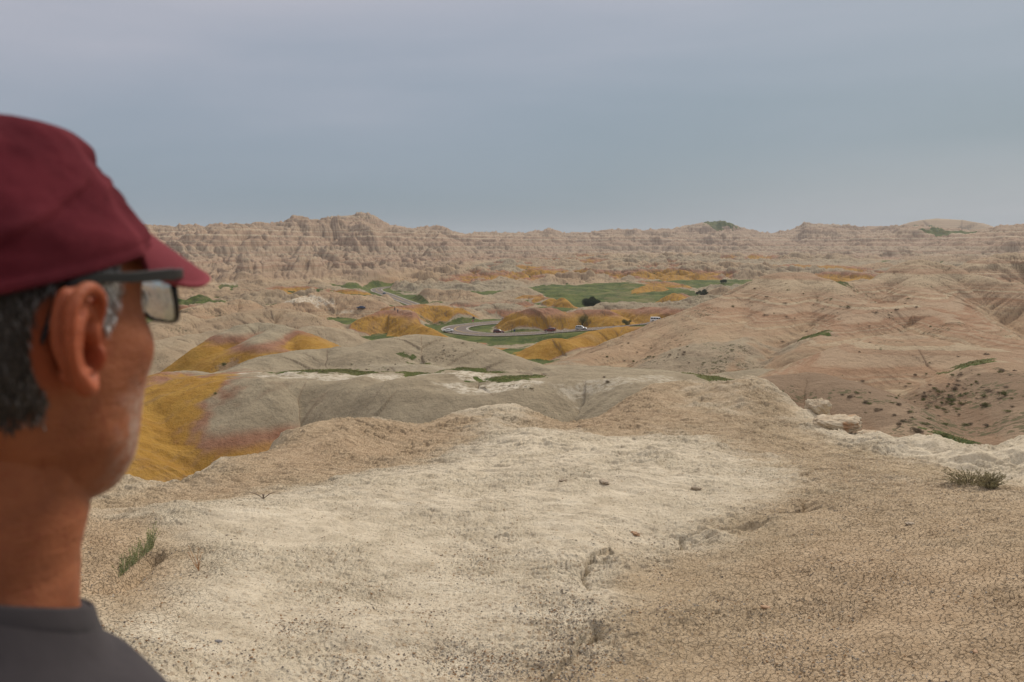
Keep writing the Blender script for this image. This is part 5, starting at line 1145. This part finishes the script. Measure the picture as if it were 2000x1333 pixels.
def build_small_things():
    p = thit(771, 607, 340, 420); walker(p, R(-60), (0.012, 0.014, 0.05), (0.02, 0.02, 0.03), 'farther of the two walkers, dark clothed, on the crest of the ochre hill', .22)
    p = thit(777, 612, 330, 420); walker(p, R(120), (0.015, 0.02, 0.10), (0.015, 0.02, 0.05), 'nearer walker in blue top, just below the crest of the ochre hill', -.2)
    steel = simple('galvanised_post', (0.28, 0.27, 0.25), 0.6, 0.4)
    def post(root, h, r=.035):
        V, F = tube([(0, 0, -.3), (0, 0, h)], [r, r], 10); return meshobj('post', V, F, steel, root, True)
    def plate_(root, nm, pts, z, mat, x=.05):
        V = [(x + .012 * k, a, z + b) for k in (0, 1) for a, b in pts]; n = len(pts); F = [tuple(range(n - 1, -1, -1)), tuple(range(n, 2 * n))] + [(i, (i + 1) % n, (i + 1) % n + n, i + n) for i in range(n)]
        return meshobj(nm, V, F, mat, root)
    # stop sign
    c = near_path(PATH1, at(932, 640, 375))[0]; c = (c[0], c[1] - 7.0); r = empty('stop_sign', (c[0], c[1], tz(*c)), R(-95)); tag(r, 'red octagonal stop sign on a post at the mouth of the hairpin', 'sign'); post(r, 2.2)
    oc = [(.42 * math.cos(R(22.5 + 45 * i)), .42 * math.sin(R(22.5 + 45 * i))) for i in range(8)]
    wpl = plate_(r, 'border', [(a * 1.07, b * 1.07) for a, b in oc], 2.5, simple('sign_white', (0.75, 0.75, 0.75), 0.5), .045); plate_(r, 'plate', oc, 2.5, simple('sign_red', (0.50, 0.015, 0.02), 0.5), .062)
    cu = bpy.data.curves.new('lettering', 'FONT'); cu.body = 'STOP'; cu.size = .30; cu.align_x = 'CENTER'; cu.align_y = 'CENTER'; cu.extrude = .002
    to = bpy.data.objects.new('lettering', cu); COL.objects.link(to); me = evaluated(to); bpy.data.objects.remove(to); lt = bpy.data.objects.new('lettering', me); COL.objects.link(lt); lt.parent = r; lt.location = (.078, 0, 2.5); lt.rotation_euler = (R(90), 0, R(90)); me.materials.clear(); me.materials.append(simple('sign_white_ink', (0.78, 0.78, 0.78), 0.5))
    # dark bend sign seen from behind, on the verge
    c = thit(925, 632, 366, 410); r = empty('road_sign', c, R(100)); tag(r, 'dark diamond road sign on a post at the foot of the ochre slope', 'sign'); post(r, 2.4)
    plate_(r, 'plate', [(.75, 0), (0, .75), (-.75, 0), (0, -.75)], 2.6, simple('sign_back_dark', (0.03, 0.03, 0.03), 0.6)); plate_(r, 'lower_plate', [(.35, .25), (-.35, .25), (-.35, -.25), (.35, -.25)], 1.5, simple('sign_back_dark', (0.03, 0.03, 0.03), 0.6))
    c = near_path(PATH1, at(1006, 655, 331))[0]; c = (c[0], c[1] - 7.5); r = empty('marker_sign', (c[0], c[1], tz(*c)), R(-90)); tag(r, 'tall thin post with small blue sign on the near verge', 'sign'); post(r, 2.6, .05); plate_(r, 'plate', [(.3, .4), (-.3, .4), (-.3, -.4), (.3, -.4)], 2.5, simple('sign_blue', (0.03, 0.06, 0.18), 0.5))
    # low white edge rail posts and the wooden posts by the parked hatchback
    wpt = simple('white_painted_timber', (0.62, 0.60, 0.56), 0.7)
    ORD = ['leftmost', 'second from left', 'third from left', 'rightmost']
    def stub(name, c, label, grp, mat, h, r_, k=0):
        V, F = tube([(0, 0, -.3), (0, 0, h)], [r_, r_], 10); o = meshobj(name, V, F, mat, None, True); o.location = c; tag(o, ORD[k] + ' of the four ' + label, 'post', grp)
    for k_, px in enumerate((1066, 1080, 1094, 1108)):
        c = near_path(PATH1, at(px, 652, 328))[0]; c = (c[0], c[1] - 6.4); stub('marker_post', (c[0], c[1], tz(*c)), 'white marker posts on the near road edge', 'white posts along the near road edge', wpt, .9, .09, k_)
    bw = simple('weathered_timber', (0.10, 0.075, 0.05), 0.9)
    for k_, px in enumerate((994, 998, 1001, 1004)):
        c = near_path(PATH1, at(px, 652, 332))[0]; c = (c[0], c[1] + 8.2); stub('fence_post', (c[0], c[1], tz(*c)), 'thin dark posts right of the maroon hatchback', 'dark posts by the grass island', bw, 1.9, .07, k_)

# ------------------------------------------------------------ plants
def leaf_mat(name, c0, c1):
    m, g = newmat(name); oi = g.n('ShaderNodeObjectInfo'); f = g.noise(g.objc(), 3.0, 3, .6)
    c = g.mix(g.mr(f, .35, .65), c0, c1); g.out(c, 0.8, None, 0.2); return m
def crown_mesh(name, blobs, n, leaf, seed, flat=1.0, tips=0.0):
    """thousands of small leaf faces spread through and over a set of lobes"""
    r = np.random.default_rng(seed); V = []; F = []
    w = np.array([b[3] ** 2 for b in blobs]); w = w / w.sum(); pick = r.choice(len(blobs), n, p=w)
    B = np.array(blobs)[pick]; d = r.normal(size=(n, 3)); d /= np.linalg.norm(d, axis=1)[:, None]
    rad = r.random(n) ** 0.38; wob = 1 + 0.28 * np.sin(d[:, 0] * 7 + B[:, 0] * 5) * np.sin(d[:, 1] * 8 + 1.7) * np.cos(d[:, 2] * 6)
    P = B[:, :3] + d * (B[:, 3] * rad * wob)[:, None] * np.array([1, 1, flat]); keep = P[:, 2] > 0.0; P = P[keep]; d = d[keep]; n = len(P)
    a = r.normal(size=(n, 3)); a /= np.linalg.norm(a, axis=1)[:, None]; b = np.cross(a, r.normal(size=(n, 3))); b /= np.linalg.norm(b, axis=1)[:, None] + 1e-9
    L = leaf * (0.6 + 0.8 * r.random(n))[:, None]
    V = np.stack([P - a * L, P + b * L * .5, P + a * L, P - b * L * .5], 1).reshape(-1, 3); F = np.arange(4 * n).reshape(-1, 4)
    return V, F
def mesh_from(V, F, mat, name, smooth=False):
    o = npmesh(name, V, F, mat, smooth); me = o.data; bpy.data.objects.remove(o); return me
def tree(px, py, r0, r1, H, W, label, cat, leafm, seed, lobes, name, leaf=.12, n=9000, grp=None):
    p = thit(px, py, r0, r1); root = empty(name, p - Vector((0, 0, .1))); tag(root, label, cat, grp); R_ = random.Random(seed)
    bl = []
    for i in range(lobes): a = R_.uniform(0, 6.28); q = R_.uniform(0, .78) * W / 2; bl.append((q * math.cos(a) * 1.1, q * math.sin(a), H * R_.uniform(.26, .72) * (1 - .25 * q / W), R_.uniform(.17, .33) * min(W, H)))
    V, F = crown_mesh('crown', bl, n, leaf, seed, .95); cr = npmesh('crown', V, F, leafm, False); cr.parent = root
    bk = simple('bark', (0.09, 0.07, 0.05), 0.9); parts = [tube([(0, 0, -.3), (.05, 0, H * .22), (0, .08, H * .45)], [H * .035, H * .028, H * .015], 10)]
    for b in bl[:6]: parts.append(tube([(0, 0, H * .12), (b[0] * .5, b[1] * .5, b[2] * .6), (b[0], b[1], b[2])], [H * .018, H * .012, H * .005], 7))
    V = []; F = []
    for v, f in parts: k = len(V); V += v; F += [tuple(i + k for i in q) for q in f]
    meshobj('trunk', V, F, bk, root, True)
def build_plants():
    dk = leaf_mat('dark_juniper_foliage', (0.022, 0.036, 0.016), (0.065, 0.085, 0.034)); md = leaf_mat('olive_foliage', (0.085, 0.095, 0.030), (0.18, 0.17, 0.065)); br = leaf_mat('dry_scrub_foliage', (0.12, 0.09, 0.06), (0.23, 0.175, 0.12)); gn = leaf_mat('green_scrub_foliage', (0.075, 0.090, 0.030), (0.16, 0.17, 0.06))
    tree(1157, 603, 430, 560, 8.2, 12.5, 'dark round tree standing alone on the green meadow above the road', 'tree', dk, 3, 14, 'tree', .22, 16000)
    tree(1137, 640, 325, 352, 6.5, 6.0, 'airy olive green bush behind the silver vehicle', 'bush', md, 4, 10, 'bush', .10, 4500)
    tree(1224, 636, 325, 350, 3.2, 5.5, 'low olive bush at the road edge under the grey hill', 'bush', md, 5, 5, 'bush', .09, 4000)
    tree(1413, 554, 640, 900, 5.0, 6.0, 'small dark bush among ochre mounds in the upper green flat', 'bush', dk, 6, 4, 'bush', .2, 3000)
    tree(1375, 578, 470, 640, 5.5, 14.0, 'wide grey green thicket between ochre mound and pale hump', 'bush', leaf_mat('grey_green_foliage', (0.05, 0.065, 0.035), (0.10, 0.115, 0.06)), 7, 9, 'bush', .2, 8000)
    # scrub on the slopes: a few shapes, shared by many single bushes
    shp = []
    for k in range(5):
        R_ = random.Random(40 + k); bl = [(R_.uniform(-.35, .35), R_.uniform(-.25, .25), R_.uniform(.05, .3), R_.uniform(.22, .36)) for _ in range(6)]
        V, F = crown_mesh('s', bl, 700, .035, 60 + k, .7); shp.append((V, F))
    mats = [br, md, gn]; MS = [[mesh_from(V, F, m_, 'scrub_bush') for (V, F) in shp] for m_ in mats]
    named = [(1838,769,60,130,1.0,1,'olive green round bush high on the brown slope near the right edge'),
             (1786,845,60,120,1.05,0,'dark dry bush left of the bright green patch on the brown slope'),(1759,834,60,120,.8,0,'wide dark bush just up-left of the dry bush on the brown slope'),
             (1714,804,60,120,.7,0,'small round dry bush alone on the smooth brown slope'),(1660,779,60,130,.9,0,'flat olive bush on the brown slope below the crest'),
             (1186,748,90,130,.9,0,'dry bush on the pale shoulder beside the gravel knoll'),(1180,738,90,140,.6,0,'small bush on the flat crest of the pale shoulder'),(420,771,90,160,.7,2,'small green bush on the grey spur above the yellow slope'),
             (439,716,170,230,1.7,2,'bushy green clump on the ochre face of the second hill'),(1961,773,60,140,1.1,2,'greenest bush in the shaded gully at the right edge')]
    for (px, py, r0, r1, s, mi, lb) in named:
        p = thit(px, py, r0, r1); o = bpy.data.objects.new('scrub_bush', MS[mi][hash_(px) % 5]); COL.objects.link(o); o.location = p; o.scale = (s, s, s); o.rotation_euler = (0, 0, px); tag(o, lb, 'bush')
    zones = [((1300,690),(90,30),(120,240),46,.75,'scrub bush on the pale foot of the butte','scrub on the foot of the butte'),
             ((1800,790),(130,60),(60,150),95,.62,'scrub bush on the brown right-hand slope','scrub on the brown right-hand slope'),
             ((1900,760),(80,50),(60,150),60,.7,'scrub bush in the shaded right-hand gully','scrub on the brown right-hand slope'),
             ((690,722),(90,10),(110,170),26,.5,'shrub on the pale plateau of the near ridge','shrubs on the near plateau'),
             ((1000,755),(60,10),(100,150),16,.45,'shrub in the white hollow behind the near ridge','shrubs on the near plateau'),
             ((900,690),(70,28),(120,190),26,.5,'shrub on the flank of the grey ridge','shrubs on the grey ridge flank'),
             ((1620,600),(180,40),(180,330),46,1.0,'shrub on the tan butte','shrubs on the tan butte')]
    rr = random.Random(99)
    for (c, s, rg, n, sz, lb, grp) in zones:
        lst = []
        PX = [(rr.gauss(c[0], s[0] * .6), rr.gauss(c[1], s[1] * .6)) for _ in range(n)]; D = [at(q_[0], q_[1], 1.0) for q_ in PX]; steps = np.linspace(rg[0], rg[1], 120)
        X = np.array([d[0] * steps for d in D]); Y = np.array([d[1] * steps for d in D]); ZR = np.array([d[2] * steps for d in D]); Z = terrain(X, Y)['z']
        for i in range(n):
            k = np.nonzero(Z[i] >= ZR[i])[0]
            if not len(k) or k[0] == 0: continue
            k = k[0]; qi = rr.randrange(5); q = sz * [.4, .6, .75, .95, 1.25][qi]; mi = rr.choice([0, 0, 0, 1, 2]); o = bpy.data.objects.new('scrub_bush', MS[mi][rr.randrange(5)]); COL.objects.link(o)
            o.location = (X[i, k], Y[i, k], Z[i, k]); o.scale = (q * rr.uniform(.9, 1.6), q, q * rr.uniform(.6, 1)); o.rotation_euler = (0, 0, rr.uniform(0, 6)); tag(o, ('tiny', 'small', 'medium', 'large', 'big rounded')[qi] + (' dry brown ', ' olive ', ' green ')[mi] + lb + ', ' + ('far ' if PX[i][1] < c[1] - s[1] * .25 else 'near ' if PX[i][1] > c[1] + s[1] * .25 else 'middle ') + ('left' if PX[i][0] < c[0] - s[0] * .25 else 'right' if PX[i][0] > c[0] + s[0] * .25 else 'centre'), 'bush', grp)
    # grass blades over the meadows nearest us and in the small patches: one uncountable mass
    V = []; r = np.random.default_rng(12); 
    gx_, gy_ = [], []
    for (px, py, R0, sx, sy, c_, st, ns) in SPOTS:
        if c_ != 'green' or sx == 0: continue
        p = at(px, py, R0); n = int(520 * sx * sy / 6); n = min(n, 5000); gx_.append(r.normal(p[0], sx * .62, n)); gy_.append(r.normal(p[1], sy * .62, n))
    gx_ = np.concatenate(gx_); gy_ = np.concatenate(gy_); ch = dict(green=np.zeros(len(gx_)), salt=np.zeros(len(gx_)), veg=np.zeros(len(gx_)), yel=np.zeros(len(gx_)), red=np.zeros(len(gx_)), tint=np.zeros(len(gx_))); PAINT(gx_, gy_, ch)
    k = ch['green'] > r.uniform(.2, .9, len(gx_)); gx_, gy_ = gx_[k], gy_[k]; gz_ = terrain(gx_, gy_)['z']; n = len(gx_)
    base = np.stack([gx_, gy_, gz_], 1); h = (.05 + .16 * r.random(n) ** 2)[:, None]; w = (.03 + .04 * r.random(n))[:, None]; a = r.random(n) * 6.28; dx = np.stack([np.cos(a), np.sin(a), 0 * a], 1); lean = r.normal(size=(n, 3)) * .12; lean[:, 2] = 0
    V = np.stack([base - dx * w, base + dx * w, base + np.array([0, 0, 1]) * h + lean], 1).reshape(-1, 3); F = np.arange(3 * n).reshape(-1, 3)
    o = npmesh('grass', V, F, leaf_mat('meadow_grass', (0.12, 0.14, 0.040), (0.27, 0.22, 0.09)), False); tag(o, 'short grass tufts in the hollows of the near hills', 'grass', kind='stuff')
def hash_(i): return (i * 2654435761) >> 7

# ------------------------------------------------------------ close things on the knoll
def rock_mesh(seed, n=24, rough=.12, boxy=3.2, scale=(1, 1, 1)):
    V, F = ellipsoid((0, 0, 0), (1, 1, 1), None, n); V = np.array(V); e = boxy
    k = (np.abs(V) ** e).sum(1) ** (-1 / e); V = V * k[:, None]
    nz = fbm(V[:, 0] * 1.7 + V[:, 2] * 1.1 + seed, V[:, 1] * 1.7 - V[:, 2] * .8 + seed * 3, 4, seed, .6); st = fbm(V[:, 2] * 5 + seed, V[:, 0] * .7, 3, seed + 3)
    V = V * (1 + rough * 1.6 * nz + rough * .4 * st)[:, None] * np.array(scale); return V, F
def build_close():
    m, g = newmat('pale_sandstone'); p = g.pos(); c = g.mix(g.mr(g.noise(p, 7, 5, .65), .35, .65), (0.46, 0.365, 0.26), (0.60, 0.51, 0.38)); c = g.mix(g.mr(g.noise(p, 3.0, 4, .6), .58, .7), c, (0.44, 0.27, 0.165))
    g.out(c, .95, g.bump(g.noise(p, 22, 6, .72), .8, .03), .1)
    for (px, py, r0, sc_, rz, seed, lb, tilt) in [(1597, 818, 14.6, (.17, .15, .14), .2, 1, 'pale squarish sandstone block perched on the right shoulder of the gravel knoll', .15),
                                        (1632, 848, 13.6, (.34, .24, .10), -.35, 2, 'long flat sandstone slab with rounded end, just below the perched block', .08),
                                        (1700, 861, 13.2, (.16, .14, .06), .1, 3, 'low rounded sandstone knob right of the flat slab', .0)]:
        V, F = rock_mesh(seed, 60, .24, 6.0 if seed == 1 else 4.0, sc_); q = at(px, py, r0); zz = max(q[2], float(fg_full(np.array([q[0]]), np.array([q[1]]))[0][0]) + sc_[2] * .55)
        o = meshobj('rock', V, F, m, None, True); o.location = (q[0], q[1], zz); o.rotation_euler = (tilt, -tilt, rz); tag(o, lb, 'rock')
    # stones that can be told apart
    sm_ = [simple('amber_stone', (0.34, 0.20, 0.11), .7), simple('grey_stone', (0.18, 0.17, 0.17), .7), simple('tan_stone', (0.42, 0.34, 0.25), .8)]
    for (px, py, s, mi, lb) in [(427, 1258, .008, 1, 'dark grey stone lying on pale crust in the lower left foreground'), (1495, 1188, .011, 0, 'amber stone at the edge of the red cracked soil'), (1180, 943, .030, 2, 'largest tan clod on the pale crust, upper middle of the slab'), (1360, 960, .020, 2, 'small tan clod right of the largest clod'), (1905, 1277, .007, 0, 'tiny red stone in the cracked soil at lower right'),
                                (1100, 940, .018, 2, 'smallish tan clod left of the largest clod'), (1778, 1025, .014, 2, 'pale stone on the gravel slope at right'), (1240, 1045, .018, 0, 'rust coloured clod above the broken crust step')]:
        V, F = rock_mesh(int(px), 20, .5 if s > .012 else .2, 2.6, (s * 1.9, s * 1.1, s * .55)); q = fhit(px, py); o = meshobj('stone', V, F, sm_[mi], None, True); o.location = q + Vector((0, 0, s * .25)); o.rotation_euler = (0, 0, px); tag(o, lb, 'stone')
    # loose gravel: uncountable
    r = np.random.default_rng(3); n = 60000
    az = r.uniform(-R(36), R(36), n * 4); rr = np.exp(r.uniform(math.log(2.5), math.log(9.5), n * 4)); x = rr * np.sin(az); y = rr * np.cos(az)
    _, cream, grav, red = fg_base(x, y); dens = np.clip(grav * 1.0 + .10, 0, 1) * ss(-.2, .45, fbm(x / .5, y / .5, 3, 771)) * (1 - .45 * ss(4.5, 9, rr)); k = r.random(n * 4) < dens * .8; x, y = x[k][:n], y[k][:n]
    z = fg_full(x, y)[0]; n = len(x); s = .0016 + .0042 * r.random(n) ** 3.0; base = np.array([(1, 0, 0), (0, 1, 0), (-1, 0, 0), (0, -1, 0), (0, 0, .75), (0, 0, -.5)]); ro = r.random(n) * 6.28; cs, sn = np.cos(ro), np.sin(ro)
    B = base[None] * (s[:, None] * (0.7 + .6 * r.random((n, 6))))[:, :, None]; B[:, :, 0] *= 1.35
    X = B[:, :, 0] * cs[:, None] - B[:, :, 1] * sn[:, None] + x[:, None]; Y = B[:, :, 0] * sn[:, None] + B[:, :, 1] * cs[:, None] + y[:, None]; Z = B[:, :, 2] + z[:, None] + s[:, None] * .25
    V = np.stack([X, Y, Z], -1).reshape(-1, 3); t = np.array([(0, 1, 4), (1, 2, 4), (2, 3, 4), (3, 0, 4), (1, 0, 5), (2, 1, 5), (3, 2, 5), (0, 3, 5)]); F = (np.arange(n)[:, None, None] * 6 + t[None]).reshape(-1, 3)
    pal = np.array([(.12, .10, .085), (.19, .165, .14), (.26, .16, .085), (.30, .17, .08), (.27, .24, .20), (.42, .38, .32), (.34, .27, .20)]); C = np.repeat(pal[r.choice(7, n, p=[.10, .14, .14, .12, .2, .12, .18])], 6, axis=0)
    gm_, g = newmat('loose_gravel'); g.out(g.attr('tone').outputs['Color'], .85, None, .25); o = npmesh('gravel', V, F, gm_, False, dict(tone=C)); tag(o, 'loose multicoloured gravel scattered over the crust', 'gravel', kind='stuff')
    # the green weed in the gash, the dry stalk, and the sage clumps at the right
    def stalks(name, pts_fn, n, mat, label, cat, r_=.0012, leafs=0, leafm=None, ll=.006, seed=1, parent=None):
        R_ = random.Random(seed); V, F, LV, LF = [], [], [], []
        for i in range(n):
            P = pts_fn(R_, i)
            v, f = tube(P, [r_] * (len(P) - 1) + [r_ * .4], 5); k = len(V); V += v; F += [tuple(q + k for q in w) for w in f]
            for _ in range(leafs):
                t = R_.random(); j = min(int(t * (len(P) - 1)), len(P) - 2); q = Vector(P[j]).lerp(Vector(P[j + 1]), R_.random()); d = Vector((R_.gauss(0, 1), R_.gauss(0, 1), R_.gauss(.5, 1))).normalized() * ll * R_.uniform(.5, 1.4); s_ = d.cross(Vector((R_.gauss(0, 1), R_.gauss(0, 1), R_.gauss(0, 1)))).normalized() * ll * .16
                k = len(LV); LV += [q - s_, q + s_, q + d]; LF.append((k, k + 1, k + 2))
        root = empty(name, (0, 0, 0)); tag(root, label, cat); o = meshobj('stem', V, F, mat, root)
        if leafs: meshobj('leaves', LV, LF, leafm, root)
        return root
    gs = simple('weed_stem', (0.13, 0.15, 0.07), .8); gl_ = leaf_mat('weed_leaf', (0.20, 0.22, 0.085), (0.36, 0.36, 0.17)); ds = simple('dry_stalk', (0.42, 0.22, 0.10), .8); tw = simple('dead_twig', (0.16, 0.12, 0.09), .9)
    A = fhit(232, 1132); Bq = fhit(300, 1072)
    def f1(R_, i):
        t = R_.random() ** .7; o = A.lerp(Bq, t) - Vector(( (A + Bq) / 2 )) ; o = Vector(A.lerp(Bq, t)); o.z += .0; d = Vector(((Bq - A).x * .5 + R_.gauss(0, .03), (Bq - A).y * .25 + R_.gauss(0, .05), .09 + .06 * t)) * R_.uniform(.35, .75); return [o, o + d * .5, o + d + Vector((0, 0, -.008))]
    stalks('weed', f1, 70, gs, 'straggling green weed growing along a crack in the reddish soil at left', 'weed', .0011, 34, gl_, .010, 2)
    c = fhit(388, 1118)
    def f2(R_, i): a = -.9 + i * .45; d = Vector((math.sin(a) * .06 - .03, .02, .13)) * R_.uniform(.6, 1); return [c, c + d * .5 + Vector((R_.gauss(0, .004), 0, 0)), c + d]
    stalks('dry_plant', f2, 5, ds, 'dry orange-brown plant stalks right of the green weed', 'dry plant', .0016, 10, ds, .012, 3)
    c = fhit(515, 976)
    def f3(R_, i): d = Vector((R_.gauss(-.02, .07), R_.gauss(0, .03), R_.uniform(.01, .07))); return [c, c + d * .5 + Vector((0, 0, .01)), c + d]
    stalks('twig', f3, 8, tw, 'little dark dead twig where the pale slab meets the rim', 'twig', .003, 0, None, 1, 4)
    sg = simple('sage_stem', (0.20, 0.16, 0.11), .9); sl = leaf_mat('sage_leaf', (0.22, 0.20, 0.10), (0.38, 0.33, 0.19))
    for (px, py, w, h, lb, sd_) in [(1893, 944, .17, .11, 'grey green sage clump on the gravel at right, the larger of the pair', 5), (1932, 952, .09, .12, 'smaller sage clump, right of the larger one', 6)]:
        c = fhit(px, py, 5, 12)
        def f4(R_, i, c=c, w=w, h=h): a = R_.uniform(0, 6.28); q = R_.random() ** .5 * w; o = c + Vector((math.cos(a) * q * .5, math.sin(a) * q * .35, -.01)); d = Vector((math.cos(a) * q * .9 + R_.gauss(0, .03), math.sin(a) * q * .6 + R_.gauss(0, .02), h * R_.uniform(.25, 1.0))); return [o, o + d * .5 + Vector((0, 0, .01)), o + d]
        stalks('sage_plant', f4, 90, sg, lb, 'plant', .0014, 26, sl, .016, sd_)
    for (px, py, sd_) in [(1265, 1118, 7), (1370, 1128, 8)]: pass
def build_haze():
    m = bpy.data.materials.new('thin_haze'); m.use_nodes = True; nt = m.node_tree; nt.nodes.clear(); v = nt.nodes.new('ShaderNodeVolumePrincipled'); v.inputs['Color'].default_value = (0.80, 0.86, 0.95, 1); v.inputs['Density'].default_value = 0.00008; v.inputs['Anisotropy'].default_value = 0.2
    o = nt.nodes.new('ShaderNodeOutputMaterial'); nt.links.new(v.outputs[0], o.inputs['Volume'])
    a, b, z0, z1 = 12500, 12500, -200, 260; V = [(x, y, z) for x in (-a, a) for y in (-b, b) for z in (z0, z1)]
    h = meshobj('haze', V, [(0, 1, 3, 2), (4, 6, 7, 5), (0, 4, 5, 1), (2, 3, 7, 6), (0, 2, 6, 4), (1, 5, 7, 3)], m); tag(h, 'thin blue haze over the far cliffs', 'haze', kind='stuff')
import time; _t = time.time()
build_hills(); build_roads(); print('T hills', time.time() - _t)
build_knoll(); print('T knoll', time.time() - _t)
build_man(); print('T man', time.time() - _t)
build_vehicles(); build_small_things(); print('T cars', time.time() - _t)
build_plants(); print('T plants', time.time() - _t)
build_close(); print('T close', time.time() - _t)
build_haze()
